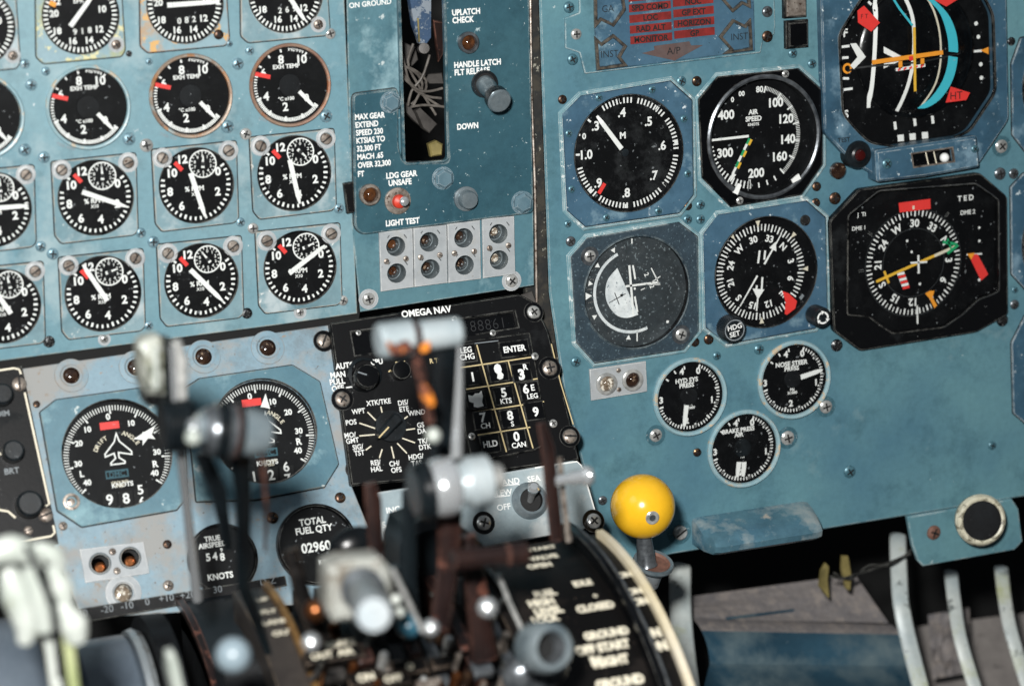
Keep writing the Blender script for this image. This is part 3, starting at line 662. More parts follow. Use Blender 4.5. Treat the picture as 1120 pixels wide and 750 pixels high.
# radio magnetic indicator
rp = [(769, 255.6), (785, 235), (881.6, 219.6), (903, 238), (905, 342), (892, 359), (795.6, 376), (771.5, 358)]
t, c, S, R = flight('radio_compass_indicator', 'round compass dial with two white arrows and a red wedge on a plain blue plate', 'compass gauge', (837, 297.3), rp, 'paint_blue', None, 57.5, -.003, bw=1.02, htop=.0022)
hd = -.003; b = MB(MAIN); b.disc(c, R*1.01, hd, 'black_face'); h = hd+.0002; P_ = lambda x, y: MAIN.P(x, y, hd)
dc = P_(832, 297.5); compass_dial(b, dc, 35.5*S, 43.5*S, 50*S, S, 6.8*S, 47, h)
for a in (-3, 47, 92, 180, 322): 
    an = R_(a); q = Vector((math.sin(an), math.cos(an))); n_ = Vector((-q.y, q.x)); o_ = Vector(dc)+q*47*S; o2 = Vector(dc)+q*54*S
    b.poly([tuple(o_), tuple(o2+n_*2.6*S), tuple(o2-n_*2.6*S)], h+.0004, 'mark_cream')
b.poly([P_(x, y) for x, y in ((855, 318), (862, 320.5), (871, 329), (869, 337), (860, 344), (857.5, 343), (858.5, 330))], h+.001, 'mark_red')
b.poly([P_(x, y) for x, y in ((873, 325), (877, 321), (879, 323), (875.5, 328))], h+.001, 'mark_grey')
b.build('dial_face', t)
a1 = MB(MAIN); hh = hd+.0022; Q = lambda x, y: MAIN.P(x, y, hh)
a1.line(Q(836, 289), Q(855, 255.5), 2.2*S, hh, 'mark_white', w2=1*S, t=.0003); a1.prism([Q(841.5, 271), Q(848.5, 264.5), Q(849, 275)], hh-.0003, hh+.0002, 'mark_white')
a1.line(Q(828.5, 301.5), Q(809.5, 335), 2*S, hh, 'mark_white', w2=1*S, t=.0003); a1.build('single_arrow_pointer', t)
a2 = MB(MAIN); hh = hd+.0014
for p, q_ in (((831, 274), (829.2, 288)), ((837, 274), (836, 284)), ((834, 303), (833, 318)), ((828, 312), (827, 318))): a2.line(Q(*p), Q(*q_), 2*S, hh, 'mark_white', t=.0003)
a2.prism([Q(823, 315.5), Q(836, 316.5), Q(829, 327)], hh-.0003, hh+.0002, 'mark_white'); a2.line(Q(829, 325), Q(827.5, 340), 1.6*S, hh, 'mark_white', t=.0003)
a2.build('double_arrow_pointer', t)
glass_part(t, c, R, .001)
def stub_knob(t, base, tip, r, hb, ht, m='black_knob', face=None, surf=MAIN, name='knob', n=28):
    """knurled knob between two pixels at two heights"""
    A = surf.W(*surf.P(*base, hb), hb); cb = surf.P(*tip, ht); rr = r*surf.S(*tip, ht)
    b = MB(surf); c0 = cb; prof_n = 36
    pts = []
    for k in range(prof_n*2):
        a = math.pi*k/prof_n; q = rr*(1.0 if k % 2 else .93); pts.append((c0[0]+q*math.cos(a), c0[1]+q*math.sin(a)))
    b.prism(pts, hb, ht, m, ch=rr*.1)
    if face: face(b, c0, rr, ht)
    return b.build(name, t)
def f1(b, c0, rr, ht):
    b.ring(c0, rr*.72, rr*.80, ht+.0002, 'mark_grey', 32); b.text('SET', (c0[0], c0[1]-rr*.28), rr*.38, ht+.0003, 'mark_white', rot=8); b.text('HDG', (c0[0], c0[1]+rr*.25), rr*.38, ht+.0003, 'mark_white', rot=8)
stub_knob(t, (798, 352), (803.5, 361), 14, .002, .014, face=f1)
def f2(b, c0, rr, ht):
    for a0 in (20, 140, 260): b.ring(c0, rr*.45, rr*.62, ht+.0002, 'mark_white', 12, a0, a0+80)
    for a0 in (100, 220, 340):
        an = R_(a0+4); q = Vector((math.sin(an), math.cos(an))); tt = Vector((math.cos(an), -math.sin(an))); o_ = Vector(c0)
        b.poly([tuple(o_+q*rr*.32), tuple(o_+q*rr*.75), tuple(o_+q*rr*.53+tt*rr*.35)], ht+.0002, 'mark_white')
stub_knob(t, (892, 340), (900, 347.5), 10.5, .002, .017, face=f2)
b = MB(MAIN); q = MAIN.P(880.5, 241, .002); b.lathe(q, [(5.8*S, .002), (5.6*S, .0028), (3.9*S, .0028), (3.6*S, .0005)], 'black_gloss', 24); b.disc(q, 3.7*S, .0022, 'dark', 16); b.build('adjuster_hole', t)

# horizontal situation indicator
hp = [(907.6, 241.6), (940, 207), (1072, 189), (1102, 215), (1103, 344), (1068, 363.5), (941, 384), (912, 362)]
c = MAIN.P(1003, 288); S = MAIN.S(1003, 288)
t = thing('course_indicator', 'large black compass instrument with a yellow course line and red flags', 'compass gauge', MAIN.W(*c))
b = MB(MAIN)
wp = [(926, 235), (960, 208), (1066, 200), (1091, 218), (1091.5, 318), (1083, 322), (1069, 327), (1052, 343), (1031, 357.5), (975, 364.5), (962, 356), (948.7, 345.7), (925, 344)]
w_ = [MAIN.P(x, y, .004) for x, y in wp]
b.prism(rounded([MAIN.P(x, y, .006) for x, y in hp], .003), -.0002, .006, 'black_paint', ch=.0009, holes=[rounded(w_, .003)])
b.build('case', t)
b = MB(MAIN); wi = rounded(w_, .003); b.prism(inset(wi, -.0001), .0046, .0064, 'black_gloss', holes=[inset(wi, .0007)]); b.path([*wi[len(wi)//3:], ], .0005, .0066, 'mark_faint'); b.build('window_frame', t)
hd = -.004; b = MB(MAIN); b.prism(inset(wi, -.0075), hd-.001, hd, 'black_face'); h = hd+.0002; P_ = lambda x, y: MAIN.P(x, y, hd)
dc = P_(999, 287.3)
compass_dial(b, dc, 41*S, 49*S, 54*S, S, 7.6*S, 62, h)
b.ring(dc, 35*S, 35.5*S, h, 'mark_faint', 60); b.ring(dc, 55*S, 55.5*S, h, 'mark_faint', 60)
b.text('J  TI', P_(942, 234.5), 4*S, h, 'mark_white'); b.text('DME 1', P_(939, 249.5), 4*S, h, 'mark_white'); b.text('T E D', P_(1056, 216.5), 5.4*S, h, 'mark_white', bold=.03); b.text('DME 2', P_(1058.5, 232), 4.4*S, h, 'mark_white')
for x, y in ((1071, 249), (1071, 263.5), (992, 263.5), (997, 275.5), (1004.5, 298), (1006, 310.5)): b.disc(P_(x, y), 1.4*S, h, 'mark_white', 10)
b.line(P_(1057, 278.5), P_(1074, 277.5), 1.6*S, h, 'mark_white'); b.disc(P_(1071, 306), 1.6*S, h, 'mark_white', 10)
for a in (-55, 40, 268): b.ticks(dc, 57*S, 63*S, a, a+.1, 1, 1.8*S, h, 'mark_white')
b.line(P_(1003, 334), P_(1003.5, 354), 1.8*S, h, 'mark_white')
b.build('dial_face', t)
hh = hd+.002; Q = lambda x, y: MAIN.P(x, y, hh)
b = MB(MAIN); b.prism([Q(983, 222), Q(1017.5, 217.5), Q(1018, 228.5), Q(984, 232.5)], hh-.0003, hh, 'mark_red'); b.line(Q(999, 225), Q(999, 229), 2.4*S, hh+.0002, 'mark_cream'); b.build('heading_flag', t)
b = MB(MAIN); b.prism(rounded([Q(1060, 280), Q(1069, 277.5), Q(1081, 300), Q(1073, 307)], .001), hh-.0003, hh, 'mark_red'); b.prism([Q(1058, 277.5), Q(1066, 276.5), Q(1062, 284)], hh-.0003, hh+.0003, 'mark_orange'); b.build('glideslope_flag', t)
b = MB(MAIN); b.line(Q(958.5, 308), Q(1046, 269), 2.8*S, hh, 'mark_yellow', t=.0004); b.line(Q(1022, 279.8), Q(1044, 270), 3*S, hh+.0002, 'mark_cream', t=.0003)
b.line(Q(967, 296.5), Q(972, 309.5), 2.4*S, hh+.0003, 'mark_yellow', t=.0004); b.build('course_pointer', t)
b = MB(MAIN); b.line(Q(1031, 264.5), Q(1046, 267), 3*S, hh+.0006, 'mark_green', t=.0004); b.line(Q(1036, 277), Q(1047.5, 268), 3*S, hh+.0006, 'mark_green', t=.0004); b.line(Q(1036, 261), Q(1040, 272), 2*S, hh+.0006, 'mark_green', t=.0004); b.build('bearing_pointer', t)
b = MB(MAIN)
for i in range(6):
    y0 = 298+i*3; b.poly([Q(981+i*1.2, y0+1), Q(989+i*1.1, y0-1), Q(989.5+i*1.1, y0+1.8), Q(981.6+i*1.2, y0+3.6)], hh, 'mark_red' if i % 2 else 'mark_white')
b.build('to_flag', t)
b = MB(MAIN); b.prism([Q(1012, 321), Q(1017, 318), Q(1022, 318), Q(1020, 325), Q(1025, 334), Q(1022, 337), Q(1017, 327)], hh-.0003, hh, 'mark_orange'); b.build('heading_bug', t)
b = MB(MAIN); hs = hd+.005; Q2 = lambda x, y: MAIN.P(x, y, hs); b.line(Q2(1004.5, 279), Q2(1005, 299), 2*S, hs, 'mark_white', t=.0004); b.line(Q2(996, 287.5), Q2(1014, 286.5), 1.8*S, hs, 'mark_white', t=.0004); b.build('aircraft_symbol', t)
b = MB(MAIN); b.prism(inset(wi, -.0002), .0020, .0024, 'gauge_glass'); b.build('glass', t)

# attitude director
c = MAIN.P(1000, 70); S = MAIN.S(1000, 70)
t = thing('attitude_indicator', 'big attitude indicator in a worn blue bezel with cyan crescent and yellow bars', 'gauge', MAIN.W(*c))
hp = [(897.5, -30), (902, 145), (931, 176), (957, 192), (1071, 180), (1104, 131), (1101, -30)]
win = [(938, 3), (960, -25), (1066, -25), (1087, 16), (1089.5, 101), (1061, 144), (1030, 158), (991, 163), (951, 157), (936, 143), (921, 125), (916.5, 38)]
H0 = .008
b = MB(MAIN); wi = rounded([MAIN.P(x, y, H0) for x, y in win], .006)
b.prism(rounded([MAIN.P(x, y, H0) for x, y in hp], .004), -.0002, H0, 'paint_adi', ch=.0012, holes=[wi]); b.text('TEST', MAIN.P(923, 153, H0), 4.6*S, H0+.0002, 'ink'); b.build('case', t)
b = MB(MAIN); b.prism(inset(wi, -.0003), H0-.002, H0+.0008, 'black_gloss', holes=[inset(wi, .0012)]); b.build('window_frame', t)
hd = -.006; b = MB(MAIN); b.prism(inset(wi, -.009), hd-.001, hd, 'black_face'); P_ = lambda x, y: MAIN.P(x, y, hd); h = hd+.0002
for s_, x, y in (('F', 924.7, 36), ('S', 925.5, 124.8)): b.text(s_, P_(x, y), 8*S, h, 'mark_white', bold=.03)
for p, q_ in (((920.5, 51.5), (929, 50.5)), ((921, 63.5), (928, 63)), ((921.5, 86), (928.5, 86)), ((921, 98.5), (932.5, 97)), ((949.5, 2), (953, 5.5))): b.line(P_(*p), P_(*q_), 2.6*S, h, 'mark_white')
b.ring(P_(926.7, 75), 3*S, 5.4*S, h, 'mark_orange', 24)
for x, y in ((1067.5, 26), (1070, 40.5), (1072.6, 70.5), (1073.3, 85.3)): b.disc(P_(x, y), 2.2*S, h, 'mark_white', 12)
b.line(P_(1065, 56.5), P_(1074, 55.6), 2.4*S, h, 'mark_white'); b.poly([P_(1072, 55.3), P_(1081, 51.5), P_(1081, 59.5)], h+.0002, 'mark_orange')
b.line(P_(1049, 51.5), P_(1058, 50), 2.6*S, h, 'mark_white'); b.line(P_(1039, 19), P_(1047.5, 12.5), 2.6*S, h, 'mark_white')
for x, y in ((985, 151), (998, 149.5), (1011.5, 148)): b.poly([P_(x-3.6, y-3.2), P_(x+3.2, y-3.8), P_(x+3.6, y+3.4), P_(x-3, y+4)], h, 'mark_white')
for x, y in ((979, 137.5), (1000.5, 133.5), (1020, 131)): b.poly([P_(x-2, y-4), P_(x+1, y-4.4), P_(x+2, y+4), P_(x-1, y+4.6)], h, 'mark_white')
b.line(P_(997.5, 155), P_(998, 162), 5*S, h, 'mark_white'); b.poly([P_(993.5, 129), P_(995, 121), P_(1000, 119.5), P_(1004.5, 128), P_(1000.5, 128.5), P_(999, 124), P_(997, 129)], h, 'mark_white')
b.build('dial_face', t)
b = MB(MAIN)                                     # the ball and what is drawn on it
bc = Vector(MAIN.P(1001, 57, hd)); Rb = 69*S
bx = lambda p: hd+.0004+.009*math.sqrt(max(0, 1-((p[0]-bc.x)**2+(p[1]-bc.y)**2)/Rb**2))
b.lathe(bc, [(Rb*math.sin(a_), hd+.0001+.009*math.cos(a_)) for a_ in [R_(90-90*i/12) for i in range(13)]], 'black_gloss', 64)
def onball(pts, w, m, lift=.0003):
    sp = smooth_path([MAIN.P(x, y, hd+.006) for x, y in pts], 6); n = len(sp); V = []; 
    for i in range(n):
        d = (Vector(sp[min(i+1, n-1)])-Vector(sp[max(i-1, 0)])).normalized(); nn = Vector((-d.y, d.x)); ww = (w(i/(n-1)) if callable(w) else w)*S
        for k in (-1, 1): p = Vector(sp[i])+nn*k*ww/2; V.append(MAIN.W(p.x, p.y, bx(p)+lift))
    b.add(V, [(2*i, 2*i+2, 2*i+3, 2*i+1) for i in range(n-1)], m)
onball([(961.5, -6), (958, 30), (955.5, 70), (953.5, 119)], 4.2, 'mark_white')
onball([(988, -8), (995, 12), (997.5, 32), (996.5, 64), (991.5, 93), (982, 122)], 4, 'mark_white')
onball([(1013, -4), (1021, 14), (1026, 38), (1026.5, 67), (1021, 93), (1007, 117)], 2.2, 'mark_cream')
onball([(930, 79), (950, 73), (1000, 68), (1050, 58)], 1.8, 'mark_dark', .0005)
b.prism([MAIN.P(x, y, hd+.007) for x, y in ((930, 48), (936.5, 47.5), (947, 62.5), (934, 76), (930, 72), (938, 62.7))], hd+.0066, hd+.007, 'mark_white')
for pts in (((966, 51), (989, 64), (966, 75), (966, 70), (978, 64), (966, 58)),):
    b.add([MAIN.W(*p, bx(Vector(p))+.0004) for p in [MAIN.P(x, y, hd+.007) for x, y in pts]], [tuple(range(len(pts)))], 'mark_white')
b.build('horizon_ball', t)
b = MB(MAIN); hh = .0052; Q = lambda x, y: MAIN.P(x, y, hh)
outer = smooth_path([Q(x, y) for x, y in ((1010, -8), (1024, 2), (1039, 19), (1047, 42), (1047, 68), (1041, 90), (1029, 108), (1015, 117.5), (1004, 119))], 5)
inner = smooth_path([Q(x, y) for x, y in ((1008, -5), (1018, 3), (1029, 17), (1036.5, 42), (1037, 66), (1031, 88), (1019, 106), (1008, 115), (1004, 118))], 5)
n = len(outer); V = [MAIN.W(x, y, hh) for x, y in outer]+[MAIN.W(x, y, hh) for x, y in inner]
k0 = int(n*.46)
b.add(V, [(i, i+1, n+i+1, n+i) for i in range(n-1) if i != k0], 'mark_cyan'); b.build('roll_crescent', t)
b = MB(MAIN); b.path([Q(x, y) for x, y in ((974, -6), (984, 10), (998, 28))], 2.4*S, hh, 'mark_cyan'); b.build('roll_line', t)
b = MB(MAIN); hh = .0062; b.line(Q(954, 68.5), Q(1031.5, 57.5), 4.4*S, hh, 'mark_orange', t=.0005); b.build('pitch_bar', t)
b = MB(MAIN); b.line(Q(999.5, 30), Q(1000.5, 100), 2.8*S, hh+.0008, 'mark_yellow', t=.0004); b.build('bank_bar', t)
b = MB(MAIN); b.line(Q(980, 76.5), Q(1012, 71.5), 3.2*S, hh, 'mark_white', t=.0005)
for i in range(5): x = 982+i*6.2; y = 76.2-i*.95; b.line(Q(x, y+1), Q(x+3, y-1.2), 2*S, hh+.0002, 'mark_red')
for x, y in ((985, 69), (1009, 66)): b.line(Q(x, y-2), Q(x, y+6), 4.2*S, hh, 'mark_orange', t=.0005)
b.prism([Q(994, 62), Q(998, 61.5), Q(998.5, 66), Q(994.5, 66.5)], hh-.0004, hh+.0006, 'mark_red'); b.build('aircraft_symbol', t)
for nm, pts, wd in (('steering_flag', ((938, 12), (945, 6.5), (962.5, 25), (953, 35), (938.5, 25)), ('F T', 945.5, 18)), ('warning_flag', ((1021, -6), (1049, -6), (1047, 0), (1035, 7.5), (1023, 1)), None), ('attitude_flag', ((1040, 95), (1061, 101.5), (1057, 109.5), (1034.5, 112.5)), ('HT', 1046, 104.5))):
    b = MB(MAIN); hq = .0068; b.prism([MAIN.P(x, y, hq) for x, y in pts], hq-.0004, hq, 'mark_red')
    if wd: b.text(wd[0], MAIN.P(wd[1], wd[2], hq), 8*S if nm != 'steering_flag' else 4.5*S, hq+.0002, 'mark_dark', bold=.0)
    b.build(nm, t)
b = MB(MAIN); b.prism(inset(wi, -.0002), H0-.0012, H0-.0008, 'gauge_glass'); b.build('glass', t)
# its control block with the slip tube
H1 = .016
b = MB(MAIN); p = rounded([MAIN.P(x, y, H1) for x, y in ((958, 165), (1069, 148.5), (1072.5, 183), (1010, 194), (960, 199.5))], .002)
sl = [MAIN.P(x, y, H1) for x, y in ((996.5, 168), (1042, 161), (1044, 177), (999, 183.5))]
b.prism(p, .0, H1, 'paint_adi', ch=.002, holes=[sl]); b.build('control_block', t)
b = MB(MAIN); b.prism(inset(sl, -.0004), H1-.002, H1+.0005, 'steel_worn', holes=[inset(sl, .0007)]); b.prism(inset(sl, -.0003), H1-.006, H1-.005, 'black_gloss')
for x in (1014.5, 1023.5): b.line(MAIN.P(x-2, 166, H1), MAIN.P(x+1.5, 181, H1), 1.4*S, H1-.0004, 'mark_cream')
b.build('slip_tube', t)
b = MB(MAIN); b.ball(MAIN.W(*MAIN.P(1033, 172.5, H1-.002), H1-.002), 5*S, 'mark_white', 20); b.build('slip_ball', t)
screw(t, MAIN, 970, 179, 5.5, 'cross', 'screw_teal', H1); screw(t, MAIN, 1066, 163, 4, 'cross', 'screw_teal', H1)
b = MB(MAIN); q = MAIN.P(941, 170, H0+.004); b.lathe(q, [(15*S, 0), (14.5*S, H0+.001), (13*S, H0+.003), (9*S, H0+.003), (7*S, H0+.004), (0, H0+.004)], 'black_knob', 32); b.lathe(q, [(6*S, H0+.004), (4.5*S, H0+.006), (0, H0+.0068)], 'lens_red', 20); b.build('test_button', t)
b = MB(MAIN); q = MAIN.P(917.5, 187, .003); b.lathe(q, [(8.8*S, 0), (8.6*S, .003), (7*S, .0042), (0, .0052)], 'lens_brown', 28); b.build('warning_lamp', t)

# small pressure gauges
def small_gauge(name, label, cx, cy, r, lines, needles, m='bezel_blue', sub=None, hubm='black_matte'):
    hd = -.001; c = MAIN.P(cx, cy); S = MAIN.S(cx, cy); R = r*S; Ri = R*.88
    t = thing(name, label, 'gauge', MAIN.W(*c), 'small round pressure gauges')
    bezel_part(t, c, Ri, R, hd, .004, m)
    b = MB(MAIN); b.disc(c, Ri*1.01, hd, 'black_face'); h = hd+.0002
    b.ticks(c, Ri*.86, Ri*.95, 22, 255, 40, Ri*.035, h, 'mark_white', skip=lambda i: i % 10 == 0)
    b.ticks(c, Ri*.82, Ri*.95, 22, 255, 8, Ri*.05, h, 'mark_white'); b.ticks(c, Ri*.8, Ri*.9, 310, 352, 2, Ri*.04, h, 'mark_white')
    for s_, dx, dy in (('4', -8.5, -27.5), ('0', 9.5, -28.5), ('1', 24.5, 3), ('2', -3, 26), ('3', -31, 4)): b.text(s_, MAIN.P(cx+dx, cy+dy, hd), 6.4*S, h+.0001, 'mark_white', bold=.04)
    for s_, dx, dy, z in lines: b.text(s_, MAIN.P(cx+dx, cy+dy, hd), z*S, h+.0001, 'mark_white', bold=.035)
    b.lathe(c, [(Ri*.27, hd), (Ri*.25, hd+.0008), (0, hd+.001)], hubm, 28)
    b.build('dial_face', t)
    for a, e in needles: needle(t, MAIN, a, e, 5.2, hd+.002, w2=.55, tip=7)
    glass_part(t, c, Ri, .0015)
    return t
small_gauge('hydraulic_pressure_gauge', 'small hydraulic system pressure gauge with its needle pointing straight down', 754, 433.5, 41.5, (('HYD SYS', -3, -18, 4.6), ('PRESS', -3, -12.5, 4.6), ('PSI', 1, 8, 2.6), ('X1000', 1, 12, 2.6)), (((751, 443), (748.5, 466)),))
small_gauge('nose_steering_pressure_gauge', 'small nose steering pressure gauge with needle pointing right, highest of the three', 867.8, 414.7, 41.3, (('NOSE STEER', -2, -17.5, 4.6), ('PRESS', -2, -12, 4.6), ('PSI', -1.5, 11, 2.8), ('X1000', -1.5, 14.5, 2.8)), (((876, 412.5), (899, 404.5)),))
small_gauge('brake_pressure_gauge', 'small brake pressure gauge with two white needles side by side, lowest of the three', 813, 490, 41, (('BRAKE PRESS', -5.5, -20, 4.4), ('AIR', -5, -15, 4.4), ('PSI', -1, 9, 2.6)), (((808.5, 505), (806.5, 521.5)), ((814, 505), (813, 521))), hubm='black_knob')
# ------------------------------------------------------------------ the panels themselves
def hole(cx, cy, r, surf=MAIN): return circ(surf.P(cx, cy), r*surf.S(cx, cy), 40)
TH = .003
# engine panel
t = thing('engine_instrument_panel', 'grey-blue painted metal panel full of engine gauges on the upper left', 'instrument panel', MAIN.W(*MAIN.P(180, 200)))
b = MB(MAIN)
pp = [MAIN.P(x, y) for x, y in ((-70, -70), (374, -70), (391, 343), (300, 356), (130, 378), (-70, 404))]
hs = [hole(x, y, r) for x, y, r in ((88, 17, 42), (202, 5, 42), (312, -6, 41), (-27, 30, 43), (-21, 128, 43), (96.3, 117.3, 43), (208.5, 105, 42.5), (317, 93.2, 42),
      (-7, 229, 40), (104.5, 216, 40.3), (214.5, 202.7, 40), (321.4, 189.3, 39.6), (3, 334.5, 40), (112.3, 320.7, 40.4), (220, 306.5, 39.5), (327.7, 292.5, 38.9))]
b.prism(pp, -TH, 0, 'paint_engine', ch=.0006, holes=hs, side='black_matte'); b.build('panel_plate', t)
for x, y, r, m, k in ((27, 70, 5.5, 'screw_blue', 'cross'), (50, 78, 5, 'screw_blue', 'cross'), (34, 93, 6.5, 'screw_blue', 'cross'), (141, 152, 7, 'screw_blue', 'cross'), (27, 164, 7, 'screw_blue', 'cross'), (48, 172, 6.5, 'screw_blue', 'cross'),
        (160, 159, 7.5, 'steel', 'cross'), (141, 59, 3.5, 'screw_black', 'cross'), (163, 67.5, 4, 'screw_blue', 'cross'), (248.6, 138.6, 7, 'screw_blue', 'cross'), (268.6, 146.6, 6.5, 'steel', 'cross'), (356.4, 127, 7, 'screw_blue', 'cross'),
        (273, 55.5, 5, 'screw_blue', 'cross'), (260, 70, 6.5, 'screw_blue', 'cross'), (361, 37, 6, 'steel', 'cross'), (251, 48, 3.5, 'screw_blue', 'cross'), (44.5, 269.5, 6, 'screw_blue', 'cross'), (57.5, 277.5, 6.5, 'screw_blue', 'cross'),
        (167.5, 264.6, 6.5, 'screw_blue', 'cross'), (154, 254.5, 5.5, 'screw_blue', 'cross'), (53.5, 373.5, 6.5, 'screw_black', 'cross'), (162.5, 356, 5, 'screw_blue', 'cross'), (263, 243, 5, 'screw_blue', 'cross'), (276.6, 249.7, 6, 'steel', 'cross'),
        (370.5, 228, 5.5, 'screw_blue', 'cross'), (270, 342.5, 6, 'screw_black', 'cross'), (375, 328.6, 5.5, 'steel', 'cross')):
    screw(t, MAIN, x, y, r, k, m)
for x, y in ((114, 371), (328, 341.5)): screw(t, MAIN, x, y, 4.5, 'cross', 'steel', washer='lamp_plate')
b = MB(MAIN)
for x, y, s_ in ((72, 160, '7006 6006'), (184, 149, '7006 600'), (292, 132, '1006 600'), (322, 236, '1 5 6 6'), (219, 250, '1 3 6 1'), (219, 353, '1 5 5')):
    b.text(s_, MAIN.P(x, y), 3.6*MAIN.S(x, y), .0002, 'mark_grey', rot=-22 if y < 161 and y > 130 else 0, bold=0)
b.build('stencil_marks', t)

# gear panel
t = thing('landing_gear_panel', 'dark teal landing gear panel with a tall open slot and rows of indicator lights', 'control panel', MAIN.W(*MAIN.P(480, 160)))
b = MB(MAIN)
slot = [MAIN.P(x, y) for x, y in ((434, -60), (483, -60), (489.5, 175), (443.5, 177))]
b.prism([MAIN.P(x, y) for x, y in ((377.5, -70), (577, -70), (583, 200), (584, 312), (394, 341), (384, 240))], -TH, .0005, 'paint_gear_light', ch=.0005, holes=[slot]+[circ(MAIN.P(x, y), 10.6*MAIN.S(500, 280), 24) for x, y in ((432.8, 269.4), (433.8, 298.7), (469.2, 264.6), (470.5, 294.2), (507, 260.2), (508, 289.9), (545, 255.7), (545.7, 284.3))], side='black_matte')
b.text('ON GROUND', MAIN.P(405, 4, .001), 5.6*MAIN.S(405, 4), .0009, 'mark_white', bold=.02, sx=.95, rot=2); b.build('panel_plate', t)
b = MB(MAIN); h = .0042
outer = [MAIN.P(x, y, h) for x, y in ((386, 103), (436, 96.5), (436, 160), (441, 178), (491, 178), (489, 140), (485, -60), (578, -60), (584, 233), (396, 257), (388, 249))]
b.prism(rounded(outer, .004), .0004, h, 'paint_gear', ch=.0009); b.prism(inset(rounded(outer, .004), -.0005), .0003, .0009, 'recess_shade'); hb_ = b  # second prism is a dark outline standing for the plate's edge shadow
b = MB(MAIN); r_ = rounded([MAIN.P(x, y, .006) for x, y in ((436, -60), (485.5, -60), (490.5, 176), (443, 180))], .004, 5)
b.prism(inset(r_, -.0012), .0006, .0052, 'paint_gear', ch=.0006, holes=[inset(r_, .0006)]); b.build('slot_rim', t)
b = hb_; S = MAIN.S(480, 120); hh = .0044
for s_, x, y in (('MAX GEAR', 388.3, 128.3), ('EXTEND', 388.8, 137), ('SPEED 230', 389.3, 145.6), ('KTSIAS TO', 389.8, 154.2), ('32,300 FT', 390.3, 163), ('MACH .65', 390.8, 172), ('OVER 32,300', 391.3, 181), ('FT', 391.5, 190.5)):
    b.text(s_, MAIN.P(x, y, hh), 5.8*S, hh, 'mark_white', bold=.03, left=True, sx=.80)
for s_, x, y in (('UPLATCH', 494.5, 14.2), ('CHECK', 494.8, 22.6), ('HANDLE LATCH', 496.8, 71.5), ('FLT RELEASE', 497.2, 79.6), ('DOWN', 500, 139), ('LDG GEAR', 422.5, 192.5), ('UNSAFE', 425, 200.5), ('LIGHT TEST', 422, 244.5)):
    b.text(s_, MAIN.P(x, y, hh), 6.0*S, hh, 'mark_white', bold=.035, left=True, sx=.84)
b.build('handle_plate', t)
def lamp(t, surf, x, y, r, h0, lens='lens_amber', rim='steel_worn', name='indicator_lamp', hr=.004):
    c = surf.P(x, y, h0+hr); S = surf.S(x, y); rr = r*S; o = MB(surf)
    o.lathe(c, [(rr, h0), (rr, h0+hr*.8), (rr*.9, h0+hr), (rr*.72, h0+hr), (rr*.66, h0+.001)], rim, 32); L = o.build(name, t)
    o = MB(surf); o.lathe(c, [(rr*.67, h0+.0012), (rr*.5, h0+.0022), (rr*.25, h0+.0018), (0, h0+.003)], lens, 24); o.build('lens', L); return L
lamp(t, MAIN, 513.5, 47, 11.5, .0042, 'lens_amber', 'steel_dark'); lamp(t, MAIN, 405.5, 213.5, 11.5, .0042, 'lens_amber', 'steel_worn')
# test toggle
b = MB(MAIN); c = MAIN.P(435.5, 220, .006); b.lathe(c, [(14.5*S, .0042), (14.2*S, .0058), (11*S, .0062), (9*S, .0062), (8.5*S, .0075), (0, .008)], 'steel_worn', 32); L = b.build('toggle_switch', t)
b = MB(MAIN); b.lathe(c, [(7.6*S, .0078), (6.6*S, .0105), (3*S, .012), (0, .0122)], 'red_boot', 24); b.build('boot', L)
b = MB(MAIN); A = MAIN.W(c[0], c[1], .011); B = MAIN.W(*MAIN.P(443, 220, .021), .021); b.rod(A, B, [(0, 2.4*S), (.6, 3.2*S), (.85, 5*S), (.97, 4.6*S), (1.06, 2.4*S), (1.08, 0)], 'chrome', 20); b.build('lever', L)
for x, y, r in ((427, 112, 10.5), (484.5, 195, 11), (571, 221.5, 11)): screw(t, MAIN, x, y, r, 'hex', 'bolt_teal', .0042)
b = MB(MAIN); c = MAIN.P(511, 218, .008); b.lathe(c, [(13.5*S, .0042), (13.3*S, .0062), (10.5*S, .0068), (10*S, .0068), (9.6*S, .013), (8.6*S, .0142), (0, .0146)], 'steel_blue', 32); b.build('push_button', t)
# latch release plunger
A = MAIN.W(*MAIN.P(530, 92, .0045), .0045); B = MAIN.W(*MAIN.P(547, 111.5, .034), .034)
b = MB(MAIN); b.lathe(MAIN.P(530, 92, .0045), [(15*S, .0042), (14.6*S, .0062), (12*S, .0062), (11.8*S, .0048, 'recess_shade'), (0, .0047, 'recess_shade')], 'black_knob', 32); L = b.build('release_plunger', t)
b = MB(MAIN); b.rod(A, B, [(0, 10*S), (.25, 10*S), (.42, 8.2*S), (.55, 8.8*S), (.68, 12*S), (.72, 13*S, 'black_knob'), (.95, 13*S, 'black_knob'), (.96, 12.4*S), (1.0, 11.6*S), (1.01, 0)], 'steel_blue', 40); b.build('plunger_knob', L)
screw(t, MAIN, 403, 327, 7, 'cross', 'steel', .0006, washer='lamp_plate'); screw(t, MAIN, 559.5, 307, 7, 'cross', 'steel', .0006, washer='lamp_plate')
